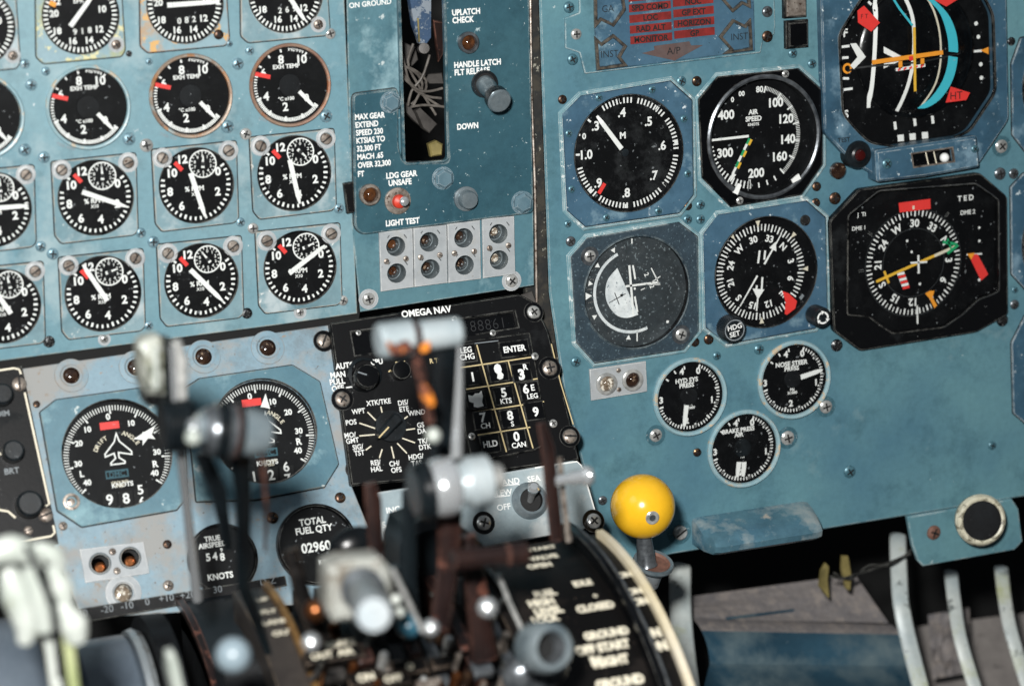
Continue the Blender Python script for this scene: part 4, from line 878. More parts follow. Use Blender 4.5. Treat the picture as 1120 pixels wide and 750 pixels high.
# the four indicator modules
mods = [([(414.8, 254.2), (451.3, 250), (452.6, 314), (416.8, 319)], ((432.8, 269.4), (433.8, 298.7)), ((422.7, 286), (444, 283)), 'lens_amber'),
        ([(452.3, 249.9), (488.5, 246), (489.6, 309.4), (453.6, 314)], ((469.2, 264.6), (470.5, 294.2)), ((460, 281.5), (481, 279)), 'lens_brown'),
        ([(489.5, 245.3), (525, 241), (526.2, 305), (490.8, 309.4)], ((507, 260.2), (508, 289.9)), ((497, 277), (518.7, 275)), 'lens_brown'),
        ([(527.5, 239.7), (562.4, 236.5), (563.7, 299.7), (528.7, 304.3)], ((545, 255.7), (545.7, 284.3)), ((535.5, 271.5), (556, 268.5)), 'lens_clear')]
for pts, hl, sl, lens in mods:
    hx = .0028; b = MB(MAIN); cc = [MAIN.P(x, y, hx) for x, y in hl]
    b.prism([MAIN.P(x, y, hx) for x, y in pts], .0005, hx, 'lamp_plate', ch=.0003, holes=[circ(q, 10.4*S, 32) for q in cc])
    for (x, y) in hl: b.line(MAIN.P(x+9, y-13, hx), MAIN.P(x+12, y-9, hx), 1*S, hx+.0001, 'mark_faint'); b.line(MAIN.P(x-7, y-12, hx), MAIN.P(x-9, y-9, hx), .9*S, hx+.0001, 'mark_faint')
    L = b.build('lamp_module', t)
    for q in cc:
        b = MB(MAIN); b.lathe(q, [(10.8*S, hx), (10.4*S, hx+.0003), (9.8*S, hx-.001), (9.6*S, -.008), (7.6*S, -.009), (7.2*S, -.006), (6*S, -.004), (5.6*S, -.009)], 'socket_wall', 32)
        b.lathe(q, [(5.6*S, -.009), (4.5*S, -.007), (0, -.006)], lens, 20); b.build('lamp_socket', L)
    for x, y in sl: screw(L, MAIN, x, y, 3.2, 'slot', 'steel_worn', hx)
# mechanism in the slot, further in
t = thing('latch_linkage', 'blue bracket, bolt, wires and grey clamp inside the dark slot', 'mechanism', MAIN.W(*MAIN.P(462, 100, -.03), -.03))
def inn(x, y, h): return MAIN.W(*MAIN.P(x, y, h), h)
b = MB(MAIN); b.slab([inn(445, -20, -.03), inn(472, -20, -.03), inn(472, 42, -.03), inn(466, 50, -.03), inn(459, 48, -.03), inn(452, 28, -.03)], .006, 'bracket_blue', .001); b.build('bracket', t)
b = MB(MAIN); b.line(MAIN.P(457, 20, -.029), MAIN.P(458.5, 46, -.029), .0012, -.0285, 'tab_yellow', t=.001); b.build('pin', t)
b = MB(MAIN); b.rod(inn(461, 54, -.04), inn(464, 53, -.02), [(0, .0035), (.5, .0035), (.55, .0028), (.7, .0028), (.75, .0042), (.98, .004), (1, 0)], 'bracket_grey', 24); b.build('bolt', t)
for pts in (((438, 70), (455, 80), (462, 92), (458, 106), (450, 114)), ((437, 76), (450, 92), (465, 106), (484, 118)), ((452, 116), (460, 102), (468, 112), (478, 128)), ((450, 117), (465, 115), (486, 117)), ((438, 72), (452, 76), (466, 88), (464, 104)), ((440, 60), (448, 90), (462, 104), (486, 108)), ((452, 48), (446, 70), (458, 94), (474, 122)), ((470, 60), (462, 84), (450, 100), (446, 118)), ((440, 84), (456, 98), (470, 100), (486, 96))):
    b = MB(MAIN); b.tube([inn(x, y, -.020-.0012*i) for i, (x, y) in enumerate(smooth_path(list(pts), 5)[::2])], .0010, 'wire_grey', 8); b.build('wire', t)
b = MB(MAIN); b.slab([inn(440, 110, -.035), inn(447, 113, -.035), inn(455, 125, -.035), inn(464, 134, -.035), inn(462, 140, -.035), inn(452, 132, -.035), inn(441, 120, -.035)], .004, 'bracket_grey', .001)
b.slab([inn(455, 122, -.028), inn(460, 118, -.028), inn(479, 136, -.028), inn(470, 146, -.028), inn(463, 141, -.028)], .007, 'bracket_grey', .001); b.build('clamp', t)
b = MB(MAIN); b.slab([inn(441, 46, -.05), inn(455, 52, -.05), inn(458, 66, -.05), inn(450, 74, -.05), inn(440, 70, -.05)], .003, 'bracket_grey', .001); b.slab([inn(458, 82, -.05), inn(484, 80, -.05), inn(486, 92, -.05), inn(460, 92, -.05)], .003, 'bracket_grey', .001); b.build('back_bracket', t)
b = MB(MAIN); b.slab([inn(474, 22, -.04), inn(486, 24, -.04), inn(485, 60, -.04), inn(480, 68, -.04), inn(477, 50, -.04)], .003, 'lever_brown', .001); b.build('rusty_link', t)
b = MB(MAIN); b.slab([inn(469, 158, -.035), inn(478, 154, -.035), inn(485, 158, -.035), inn(484, 170, -.035), inn(472, 172, -.035)], .006, 'tab_yellow', .0015); b.build('lug', t)
# black tab between the two panels
b = MB(MAIN); b.prism([MAIN.P(x, y, .004) for x, y in ((376, 201), (387, 199), (389, 232), (380, 234))], -.001, .004, 'black_paint', ch=.0006); tag(b.build('latch_tab'), 'small black metal tab clipped over the seam between the engine and gear panels', 'tab')

# pilot's panel
t = thing('flight_instrument_panel', 'teal painted metal panel carrying the flight instruments on the right', 'instrument panel', MAIN.W(*MAIN.P(850, 300)))
b = MB(MAIN)
hs = [hole(x, y, r) for x, y, r in ((687, 167.5, 61.5), (833.5, 149.5, 64), (695.5, 319.3, 59.5), (837, 297.3, 58), (754, 433.5, 37.5), (867.8, 414.7, 37.3), (813, 490, 37))]
hs.append([MAIN.P(x, y) for x, y in ((918, 232), (948, 210), (1070, 196), (1093, 218), (1094, 330), (1066, 352), (950, 370), (920, 352))]); hs.append([MAIN.P(x, y) for x, y in ((908, 20), (940, -45), (1070, -45), (1093, 0), (1094, 110), (1062, 160), (1000, 172), (950, 162), (912, 128))])
hs += [hole(x, y, 9) for x, y in ((665, 419.8), (693, 415.7))]
b.prism([MAIN.P(x, y) for x, y in ((588, -70), (595, 150), (601, 320), (617, 430), (640, 520), (668, 625), (735, 606), (1180, 533), (1180, -70))], -TH, 0, 'paint_pilot', ch=.0012, holes=hs, side='black_matte'); b.build('panel_plate', t)
for x, y, r, m in ((615, 109, 5, 'screw_bronze'), (745, 89, 5.5, 'screw_teal'), (762, 89, 5.5, 'screw_bronze'), (752, 225, 5, 'screw_bronze'), (752, 240, 5, 'screw_teal'), (766, 224, 5, 'screw_teal'), (766, 240, 5, 'screw_teal'), (621, 245, 4, 'screw_teal'),
        (624, 264, 5.5, 'steel_dark'), (893, 204, 5, 'screw_bronze'), (892, 222, 5, 'screw_bronze'), (913, 217, 6.5, 'screw_bronze'), (888, 70, 5, 'screw_teal'), (867, 58.5, 5, 'screw_teal'), (760, 374, 5, 'screw_bronze'), (775, 371, 5.5, 'screw_bronze'),
        (629.7, 395.5, 5.5, 'screw_teal'), (784, 389, 4.5, 'screw_teal'), (830, 382, 5.5, 'screw_teal'), (915, 377.5, 6.5, 'screw_black'), (762.5, 494.6, 4.5, 'screw_bronze'), (659, 547, 5, 'steel_dark'), (929, 515.5, 6.5, 'screw_teal'),
        (1093.5, 190, 6.5, 'steel_dark'), (1108.5, 190, 5.5, 'steel_dark'), (1106, 45.5, 4.5, 'screw_black'), (1096, 350, 6.5, 'screw_black'), (1109.5, 333, 5, 'steel_dark'), (1110, 317, 3.5, 'screw_teal'), (1085, 487, 4.5, 'screw_teal'), (914, 376, 2, 'screw_black')):
    screw(t, MAIN, x, y, r, 'cross', m)
for x, y, r in ((717, 475.7, 7), (903, 444.5, 7), (861, 478.5, 7.5), (1095, 160, 7)): screw(t, MAIN, x, y, r, 'cross', 'steel', washer='screw_teal')
screw(t, MAIN, 743, 581.5, 8.5, 'dzus', 'steel', washer='screw_teal')
# octagon rims raised round the instrument cut-outs (panel paint lightened to make the bevels look flash-lit)
for pts in (mp, ap, sp_, rp):
    p = [MAIN.P(x, y, .001) for x, y in pts]; b = MB(MAIN); b.prism(inset(p, -.0032), -.0002, .0018, 'paint_rim_lit', ch=.0013, holes=[inset(p, -.0004)]); b.build('cutout_rim', t)
# annunciator
t = thing('autopilot_annunciator', 'blue autopilot annunciator with dark red caption windows and arrow shaped frames', 'warning panel', MAIN.W(*MAIN.P(735, 30)))
b = MB(MAIN); H = .0024; b.prism(rounded([MAIN.P(x, y, H) for x, y in ((616, -40), (632, -40), (634, 14), (618, 20), (618.5, 53), (634, 58), (640, 81), (832, 58), (835, 42), (847, 38), (848, 28), (846, -40))], .001), 0, H, 'paint_pilot', ch=.0005); b.build('mounting_plate', t)
b = MB(MAIN); H = .0032; b.prism([MAIN.P(x, y, H) for x, y in ((648, -40), (824, -40), (826, 56), (652, 78))], .002, H, 'paint_blue', ch=.0004); b.build('face_plate', t)
S = MAIN.S(730, 30)
rows = [((688, 5.5), (733, -.5)), ((688, 16), (733, 10.5)), ((688.5, 27.5), (733.5, 22)), ((689, 39), (734, 33.5))]
tx = [('SPD COMD', 'NOC'), ('LOC', 'GP EXT'), ('RAD ALT', 'HORIZON'), ('MONITOR', 'GP')]
H = .0034
for i in range(-1, 4):
    for j, (x0, x1, dy) in enumerate(((688, 733.5, 0), (736, 780, -6))):
        y0 = 5.5+11.6*i+dy; xx = .5*i
        pts = [(x0+xx, y0), (x1+xx, y0-4.6), (x1+xx+.3, y0+3.9), (x0+xx+.3, y0+8.5)]
        w = MB(MAIN); w.prism([MAIN.P(x, y, H+.0003) for x, y in pts], H-.0003, H+.0003, 'window_red')
        if i >= 0: w.text(tx[i][j], MAIN.P((x0+x1)/2+xx, y0+2.0, H), 5.8*S, H+.0005, 'mark_dark', bold=.03, sx=1.0)
        w.build('caption_window', t)
w = MB(MAIN); w.prism([MAIN.P(x, y, H+.0003) for x, y in ((702, 58.5), (716, 55), (715.5, 50.5), (754, 45.5), (756, 50), (769, 49.5), (738, 66.5))], H-.0003, H+.0003, 'window_brown'); w.text('A/P', MAIN.P(736.5, 55.5, H), 7.5*S, H+.0006, 'mark_dark', bold=0); w.build('caption_window', t)
def arrow(pts, txt, tx_, ty):
    p = [MAIN.P(x, y, .005) for x, y in pts]; w = MB(MAIN)
    w.prism(inset(p, -.0003), .003, .0056, 'arrow_metal', ch=.0003, holes=[inset(p, .0017)]); w.prism(inset(p, .0010), .003, .0036, 'paint_blue')
    if txt: w.text(txt, MAIN.P(tx_, ty, .004), 7.2*S, .004, 'ink', bold=-.005, sx=.95)
    w.build('arrow_frame', t)
arrow([(650, -30), (678, -30), (684, 11), (671, 29), (657.5, 22.5), (651, 30)], 'GA', 665, 9.5)
arrow([(651, 41), (658, 47.5), (671, 38), (685.5, 50.5), (678.5, 62.5), (686, 72), (653.5, 76.5)], 'INST', 667, 59)
arrow([(785, -6), (818, -30), (821, 9), (812, 4.5), (801.5, 13.5)], '', 0, 0)
arrow([(821, 21), (815, 28), (802, 21.5), (787, 40.5), (799, 54), (792, 59), (823, 54.5)], 'INST', 809, 40)
for x, y, m in ((622, 8, 'screw_teal'), (630, 37.5, 'steel'), (626, 65, 'screw_teal'), (839, 13, 'steel_dark'), (839, 40, 'screw_bronze')): screw(t, MAIN, x, y, 6, 'cross', m, .0024)
# push switches right of it
for x, y, m1, lab in ((870, 8, 'steel_worn', 'square push switch with a bright worn metal face, above the black one'), (872, 37.5, 'black_gloss', 'square black push switch below the bright one')):
    c = MAIN.P(x, y, .004); S = MAIN.S(x, y); t = thing('push_switch', lab, 'switch', MAIN.W(*MAIN.P(x, y)), 'square push switches beside the airspeed indicator'); w = 13*S; hgt = 14.5*S if y > 20 else 11*S
    b = MB(MAIN); q = [(c[0]-w, c[1]-hgt), (c[0]+w, c[1]-hgt), (c[0]+w, c[1]+hgt), (c[0]-w, c[1]+hgt)]; b.prism(q, 0, .004, 'black_paint', ch=.0006); b.build('housing', t)
    b = MB(MAIN); b.prism(inset(q, .0014), .003, .0065, m1, ch=.0008); b.build('cap', t)
# twin lamp plate
t = thing('twin_lamp_plate', 'small light grey plate with two brown lamps on the teal panel', 'indicator lights', MAIN.W(*MAIN.P(677, 418)))
b = MB(MAIN); H = .0022; b.prism([MAIN.P(x, y, H) for x, y in ((645, 404), (706.5, 395), (708, 428), (647, 438))], 0, H, 'lamp_plate', ch=.0003); b.build('plate', t)
S = MAIN.S(677, 418); lamp(t, MAIN, 664.3, 420, 11.5, H, 'lens_clear', 'steel', hr=.0024); lamp(t, MAIN, 692.7, 415.9, 11.5, H, 'lens_brown', 'steel', hr=.0024)
for x, y in ((676.5, 405), (677, 426)): screw(t, MAIN, x, y, 2.6, 'slot', 'steel_worn', H)
# neighbours at the right edge
for i, (cx, cy, r, pl, lab) in enumerate((((1172), 92, 57, [(1107, 70), (1117, 42), (1240, 20), (1240, 190), (1125, 170), (1108, 148)], 'blue plated gauge cut by the right edge beside the attitude indicator'),
        (1172, 262, 57, [(1106, 205), (1120, 190), (1240, 175), (1240, 330), (1125, 320), (1107, 300)], 'blue plated gauge cut by the right edge beside the course indicator'),
        (1176, 415, 57, [(1107, 375), (1122, 345), (1240, 330), (1240, 490), (1130, 470), (1109, 452)], 'blue plate cut by the right edge below the course indicator'))):
    t, c, S, R = flight('edge_gauge', lab, 'gauge', (cx, cy), pl, 'paint_adi', None, r, -.001, bw=1.04, group='gauges cut off by the right edge')
    b = MB(MAIN); b.disc(c, R, .0003, 'black_face'); b.ticks(c, R*.86, R*.96, 0, 360, 60, R*.03, .0005, 'mark_white'); b.build('dial_face', t)
# rounded pull below
def hull_block(pts0, h0, pts1, h1, m, b):
    n = len(pts0); b.add([MAIN.W(*MAIN.P(x, y, h0), h0) for x, y in pts0]+[MAIN.W(*MAIN.P(x, y, h1), h1) for x, y in pts1], [(i, (i+1) % n, n+(i+1) % n, n+i) for i in range(n)]+[tuple(range(n, 2*n))], m)
b = MB(MAIN)
# section: flat on top, rounded nose, swept along X between two pixels
L0 = MAIN.P(757, 592, 0); L1 = MAIN.P(893, 572, 0); zt = MAIN.P(757, 566, 0)[1]
zb = L0[1]; prof = [(0, zt), (.013, zt-.003), (.026, zt-.0075), (.033, zt-.011), (.0365, zt-.0155), (.035, zt-.0205), (.030, zt-.0235), (.018, zt-.0235), (0, zt-.024)]
xs = [(L0[0], .0), (L0[0]+.001, .6), (L0[0]+.005, .93), (L0[0]+.010, 1)]; x1 = MAIN.P(884, 548, 0)[0]; xs += [(x1-.010, 1), (x1-.005, .93), (x1-.001, .6), (x1, .0)]
V = []; zm = zt-.013
for x, k in xs:
    for hh, z in prof: V.append(MAIN.W(x, zm+(z-zm)*(.75+.25*k), hh*(.12+.88*k)))
n = len(prof); F = [(i*n+j, (i+1)*n+j, (i+1)*n+j+1, i*n+j+1) for i in range(len(xs)-1) for j in range(n-1)]
F = [f[::-1] for f in F]+[tuple(range(n)), tuple(range((len(xs)-1)*n, len(xs)*n))[::-1]]
b.add(V, F, 'paint_pull', True); o = b.build('pull_handle'); tag(o, 'rounded blue metal pull on the bottom edge of the teal panel, scuffed along its top', 'handle')
# ------------------------------------------------------------------ centre console face, tilted towards the viewer
def hl(x, y, r): return circ(LOW.P(x, y), r*LOW.S(x, y), 40)
t = thing('centre_instrument_panel', 'dusty grey-blue centre panel with drift dials and brown lamps, below the engine panel', 'instrument panel', LOW.W(*LOW.P(200, 500)))
b = MB(LOW)
hs = [hl(x, y, r) for x, y, r in ((128, 496, 59), (289, 471.5, 56), (346, 595, 42), (244, 612, 38), (78, 410.5, 9), (148.5, 401.5, 9), (222.7, 390, 9), (292.7, 380, 9), (109.5, 616, 10), (142.4, 609.5, 10), (135, 648, 10))]
b.prism([LOW.P(x, y) for x, y in ((24, 403), (362, 355), (383, 527), (413, 600), (420, 655), (90, 676), (60, 600), (52, 545))], -TH, 0, 'paint_centre', ch=.0006, holes=hs, side='black_matte'); b.build('panel_plate', t)
for x, y, r, m in ((40, 442, 4, 'screw_bronze'), (69, 575, 5, 'steel_worn'), (372, 544, 6, 'screw_bronze'), (298, 566, 6.5, 'screw_bronze'), (184, 640, 6, 'steel_worn'), (183, 595, 5, 'screw_bronze'), (179, 447, 4, 'screw_blue')): screw(t, LOW, x, y, r, 'cross', m)
for x, y in ((390, 427, ), (396, 575)): pass
for x, y, ln in ((78, 410.5, 'lens_brown'), (148.5, 401.5, 'lens_brown'), (222.7, 390, 'lens_brown'), (292.7, 380, 'lens_brown')):
    S = LOW.S(x, y); c = LOW.P(x, y); b = MB(LOW); b.lathe(c, [(18.5*S, 0), (18.2*S, .0006), (12.5*S, .0009), (11*S, .0002), (10.6*S, -.004)], 'paint_centre', 40); L = b.build('lamp_bezel', t)
    b = MB(LOW); b.lathe(c, [(10.8*S, -.004), (8.6*S, -.0015), (5*S, .0003), (0, .001)] if ln == 'lens_brown' else [(10.8*S, -.004), (9*S, -.006), (6*S, -.004), (0, -.006)], ln, 28)
    b.build('lens', L)
b = MB(LOW); c = LOW.P(78, 548.5, .002); S = LOW.S(78, 548); b.lathe(c, [(9.5*S, .001), (9.2*S, .0032), (6.3*S, .0034), (5.6*S, .0018), (3*S, .0022), (0, .0024)], 'steel_worn', 28); b.build('adjuster', t)
b = MB(LOW); S = LOW.S(135, 648); b.lathe(LOW.P(135, 648), [(20*S, 0), (19.6*S, .0008), (12.5*S, .001), (11*S, 0), (10.5*S, -.008)], 'lamp_plate', 40); L = b.build('lamp_bezel', t)
b = MB(LOW); b.lathe(LOW.P(135, 648), [(10.6*S, -.008), (8*S, -.005), (0, -.003)], 'lens_clear', 24); b.build('lens', L)
t = thing('twin_lamp_plate', 'pale plate with two deep copper-lit sockets on the dusty centre panel', 'indicator lights', LOW.W(*LOW.P(125, 613)))
b = MB(LOW); H = .0015; S = LOW.S(125, 613)
b.prism([LOW.P(x, y, H) for x, y in ((87, 600.5), (157, 592), (163.5, 626.5), (93.5, 637))], .0002, H, 'lamp_plate', ch=.0003, holes=[circ(LOW.P(x, y, H), 11.5*S, 32) for x, y in ((109.5, 616), (142.4, 609.5))]); b.build('plate', t)
for x, y in ((109.5, 616), (142.4, 609.5)):
    b = MB(LOW); q = LOW.P(x, y, H); b.lathe(q, [(12.3*S, H), (11.8*S, H+.0005), (11.2*S, H), (10.8*S, -.008, 'steel_blue'), (8*S, -.009, 'recess_shade')], 'steel_blue', 32); b.lathe((q[0]+1.5*S, q[1]-3.5*S), [(7*S, -.008), (6*S, -.0045), (4*S, -.004), (3.6*S, -.006), (0, -.006)], 'copper', 24); b.build('lamp_socket', t)
for x, y in ((123, 603), (128, 624)): screw(t, LOW, x, y, 4, 'cross', 'steel_worn', H)

def drift(pc, r, plate, label, redc, arrowp, digits, nums, tag_, tick):
    t = thing('drift_indicator', label, 'gauge', LOW.W(*LOW.P(*pc)), 'drift and ground speed indicators')
    c = LOW.P(*pc); S = LOW.S(*pc); R = r*S
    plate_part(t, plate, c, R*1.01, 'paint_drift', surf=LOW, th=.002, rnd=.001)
    hd = -.0025; b = MB(LOW); b.lathe(c, [(R*1.02, .0015), (R*1.02, .0026), (R*1.0, .0022), (R*.99, hd-.001)], 'black_gloss', 72); b.build('bezel', t)
    b = MB(LOW); b.disc(c, R, hd, 'black_face'); h = hd+.0002; P_ = lambda x, y: LOW.P(x, y, hd)
    tc = P_(*tick[:2]); R2 = tick[2]*S
    b.ticks(tc, R2*.90, R2, -128, 128, 80, R2*.016, h, 'mark_white'); b.ticks(tc, R2*.84, R2, -128, 128, 8, R2*.03, h, 'mark_white')
    for s_, x, y, z in nums: b.text(s_, P_(x, y), z*S, h+.0001, 'mark_white', bold=.035)
    x, y = redc; b.prism([P_(x-11, y-3), P_(x+10, y-5.4), P_(x+11, y+2.4), P_(x-10, y+5)], hd, hd+.0008, 'mark_red')
    dx, dy = tag_
    o = [(0, -14), (3.5, -5), (17, 6), (17.5, 10), (3, 8), (3.5, 13), (10, 17), (10, 19.5), (-6, 21.5), (-6, 19), (-1, 14), (-2.5, 9), (-12, 13), (-12.5, 9.5), (-2.5, -4)]
    pp_ = [P_(dx+a, dy+e-3) for a, e in o]; b.prism(inset(pp_, -.0003), hd, hd+.0003, 'mark_white', holes=[inset(pp_, .0007)])
    if digits[3]:
        for i, ch in enumerate('DRIFT'): a = -62+i*9.5; an = R_(a); b.text(ch, (tc[0]+math.sin(an)*R2*.42, tc[1]+math.cos(an)*R2*.42), 4.6*S, h+.0001, 'mark_cream', rot=-a, bold=.02)
    for i, ch in enumerate('ANGLE'): a = 24+i*9.5; an = R_(a); b.text(ch, (tc[0]+math.sin(an)*R2*.48, tc[1]+math.cos(an)*R2*.48), 4.6*S, h+.0001, 'mark_cream', rot=-a, bold=.02)
    b.prism([P_(dx-12, dy+25), P_(dx+13, dy+22), P_(dx+14, dy+31), P_(dx-11, dy+34)], hd, hd+.0003, 'mark_teal', holes=[[P_(dx-10.5, dy+26.5), P_(dx+11.5, dy+24), P_(dx+12.3, dy+29.5), P_(dx-9.7, dy+32)]])
    b.text('DMC', P_(dx+1, dy+28), 5.6*S, h+.0001, 'mark_teal', bold=.02)
    b.text('GROUND', P_(dx+4, dy+37), 3*S, h+.0001, 'mark_cream'); b.text('SPEED', P_(dx+4.5, dy+41), 3*S, h+.0001, 'mark_cream')
    b.build('dial_face', t)
    b = MB(LOW); h2 = hd+.0012
    for s_, x, y in digits[:3]:
        b.prism([LOW.P(x-8, y-6, h2), LOW.P(x+7, y-8, h2), LOW.P(x+8, y+8, h2), LOW.P(x-7, y+10, h2)], hd, h2-.0004, 'dark')
        if len(s_) == 1: b.text(s_, LOW.P(x, y+1, h2), 11*S, h2, 'mark_white', bold=.02)
        else: b.text(s_[0], LOW.P(x-1, y-6, h2), 10*S, h2, 'mark_white', bold=.02); b.text(s_[1], LOW.P(x+1, y+7, h2), 10*S, h2, 'mark_white', bold=.02)
    b.build('counter', t)
    b = MB(LOW); h3 = hd+.002; b.prism([LOW.P(x, y, h3) for x, y in arrowp], h3-.0005, h3, 'mark_white'); b.build('pointer', t)
    glass_part(t, c, R*.99, .0012, LOW)
    return t
drift((127.8, 496), 59, [(44, 450.5), (61.6, 437), (182, 420), (200, 437), (206, 540), (193.5, 557), (90, 575.5), (63, 558)], 'drift angle dial whose counter reads 98, left of the tall lever', (119.6, 465.6), [(146, 480), (160, 471), (170, 465), (166, 475), (170, 480), (162, 479), (156, 487), (156, 481)],
      (('9', 120, 545), ('8', 138, 543.5), ('56', 154.5, 541), True), (('0', 118, 455.5, 6.5), ('10', 143.7, 462.5, 6), ('10', 96, 469.4, 6), ('20', 86, 484.7, 6), ('30', 85.5, 507, 6), ('40', 95.3, 527.5, 6), ('L', 89.5, 518, 6.5), ('R', 170, 507, 7), ('30', 171.6, 494, 6), ('40', 169, 517, 6), ('20', 160, 475, 6), ('KNOTS', 134, 529.5, 5)), (127, 490), (128, 500, 58))
drift((289, 471.5), 56.5, [(203, 424), (218, 414), (320, 399), (350, 417), (370.5, 507), (355, 532), (280, 546), (215, 548)], 'drift angle dial whose counter reads 126, right of the tall lever', (275, 440.5), [(285, 445), (290.5, 430), (295.5, 447), (290, 445.5)],
      (('1', 278, 520), ('2', 296.7, 518), ('67', 314, 516), False), (('0', 273, 433.3, 6.5), ('10', 298.5, 439, 6), ('20', 315, 450.5, 6), ('30', 326.7, 471, 6), ('R', 327, 482.5, 7), ('40', 325.7, 492.5, 6), ('KNOTS', 292.4, 505.5, 5)), (290, 467), (287, 477, 57))
# fuel quantity and true airspeed
def round_low(name, label, pc, r, txt, bez='black_gloss', m='black_face', cat='gauge'):
    t = thing(name, label, cat, LOW.W(*LOW.P(*pc))); c = LOW.P(*pc); S = LOW.S(*pc); R = r*S
    b = MB(LOW); b.lathe(c, [(R*1.05, 0), (R*1.04, .003), (R*.97, .004), (R*.95, -.001)], bez, 64); b.build('bezel', t)
    b = MB(LOW); b.disc(c, R*.97, -.001, m)
    for s_, x, y, z in txt: b.text(s_, LOW.P(x, y, -.001), z*S, -.0006, 'mark_white', bold=.03, sx=.92)
    b.build('dial_face', t); glass_part(t, c, R*.95, .001, LOW); return t
round_low('fuel_quantity_gauge', 'round black total fuel quantity dial with a five digit counter', (346, 595.5), 42.5, (('TOTAL', 341.5, 569.5, 7), ('FUEL QTY', 343.5, 578.5, 7), ('02960', 345.5, 597.5, 10), ('KG', 352.5, 614, 5)))
round_low('true_airspeed_indicator', 'true airspeed dial reading 548 knots, half hidden behind the tall lever', (243, 611), 37, (('TRUE', 232, 588.5, 5.5), ('AIRSPEED', 232, 595.5, 5.5), ('5', 227.5, 609, 8), ('4', 235, 608, 8), ('8', 243, 608.5, 8), ('9', 242, 601, 4), ('KNOTS', 241, 629.5, 6.5)))
# scale strip along the top of the quadrant
b = MB(LOW); h = .004; b.prism([LOW.P(x, y, h) for x, y in ((70, 668), (250, 639), (312, 629), (314, 640), (250, 652), (72, 684))], 0, h, 'black_paint', ch=.0004); S = LOW.S(180, 655)
for s_, x, y in (('30', 91, 670), ('-20', 107+90-80, 665.5), ('-10', 139+70-70, 661.5), ('0', 161, 657.5), ('+10', 182, 653.5), ('+20', 205, 650), ('30', 238, 644), ('D-Z', 293, 635)): b.text(s_, LOW.P(x, y, h), 7.5*S, h+.0002, 'mark_grey', bold=0)
o = b.build('scale_strip'); tag(o, 'narrow black strip of faded trim figures along the bottom of the centre panel', 'scale')

# left black panel
t = thing('lighting_control_panel', 'black edge-lit panel with three knobs and a white border line, cut by the left edge', 'control panel', LOW.W(*LOW.P(15, 500)))
b = MB(LOW); H = .003; b.prism([LOW.P(x, y, H) for x, y in ((-60, 414), (24, 400), (62, 582), (64, 594), (-60, 618))], 0, H, 'black_paint', ch=.0005); b.build('panel_plate', t)
b = MB(LOW); h = H+.0003; S = LOW.S(20, 500); P_ = lambda x, y: LOW.P(x, y, h)
b.path([P_(-40, 411), P_(15, 402.5), P_(21, 404), P_(23, 409)], 2.2*S, h, 'mark_cream'); b.path([P_(27, 429), P_(54, 551), P_(50, 553)], 2.2*S, h, 'mark_cream')
b.path([P_(-40, 550), P_(3, 558), P_(9, 559), P_(17, 566)], 2.2*S, h, 'mark_cream'); b.path([P_(58, 574), P_(60, 582), P_(56, 586), P_(-40, 602)], 2.2*S, h, 'mark_cream'); b.path([P_(-10, 491), P_(4, 498)], 2.2*S, h, 'mark_cream')
b.text('DIM', P_(3, 452), 6*S, h, 'mark_grey'); b.text('BRT', P_(13, 514.5), 6.5*S, h, 'mark_grey'); b.build('border_marking', t)
for (x0, y0), (x1, y1), r in (((0, 436), (3, 430), 12), ((13, 497), (15, 492), 12), ((29, 560), (33, 550), 15)): 
    A = LOW.P(x1, y1, .016); b = MB(LOW); rr = r*LOW.S(x1, y1, .016)
    pts = [(A[0]+rr*(1 if k % 2 else .93)*math.cos(math.pi*k/30), A[1]+rr*(1 if k % 2 else .93)*math.sin(math.pi*k/30)) for k in range(60)]
    b.prism(pts, H, .016, 'black_knob', ch=rr*.15); b.build('knob', t)
screw(t, LOW, 21, 420, 8, 'slot', 'steel_worn', H); screw(t, LOW, 50, 563, 8, 'slot', 'steel_worn', H); screw(t, LOW, 31, 580, 5, 'slot', 'steel_worn', H)

# navigation computer
t = thing('navigation_unit', 'black navigation computer with a white lettered keypad and a many-way selector knob', 'navigation unit', LOW.W(*LOW.P(490, 430)))
H = .006; b = MB(LOW); S = LOW.S(490, 430)
dl = [LOW.P(x, y, H) for x, y in ((383.5, 363), (497, 347), (501, 372), (388, 389))]; dr = [LOW.P(x, y, H) for x, y in ((500, 349), (563, 340), (567, 358), (505, 368))]
b.prism(rounded([LOW.P(x, y, H) for x, y in ((360.5, 353), (568, 321), (585, 330), (600, 362), (619, 440), (634, 503), (500, 521), (384, 531), (372, 440))], .002), -.004, H, 'black_paint', ch=.0012, holes=[dl, dr]); cb_ = b
b = MB(LOW)
for q, s_ in ((dl, '8888.8'), (dr, '88861')):
    b.prism(inset(q, -.0003), H-.004, H-.0035, 'black_gloss'); cc = (sum(p[0] for p in q)/4, sum(p[1] for p in q)/4); b.text(s_, cc, 12*S, H-.0033, 'digit_dim', bold=-.02, sp=1.1, sx=.9)
b.build('display', t)
b = MB(LOW)
for q in (dl, dr): b.prism(inset(q, -.0007), H-.001, H+.0006, 'black_gloss', holes=[inset(q, .0002)])
b.build('display_frame', t)
b = cb_; h = H+.0002; P_ = lambda x, y: LOW.P(x, y, h)
b.text('OMEGA NAV', P_(466.5, 340.5), 7*S, h, 'mark_white', bold=.03, sx=.95, rot=0)
for s_, x, y, z in (('AUTO', 371.5, 399.5, 6), ('MAN', 363.5, 409.5, 6), ('PULL', 363, 417, 6), ('OFF', 363.5, 424.5, 6), ('CPU', 406, 395.5, 5.5), ('DIM', 432, 397.5, 5), ('R TO', 471, 394, 5)): b.text(s_, P_(x+6, y, ), z*S, h, 'mark_white' if z > 5.2 else 'mark_gold', bold=.03, sx=.88)
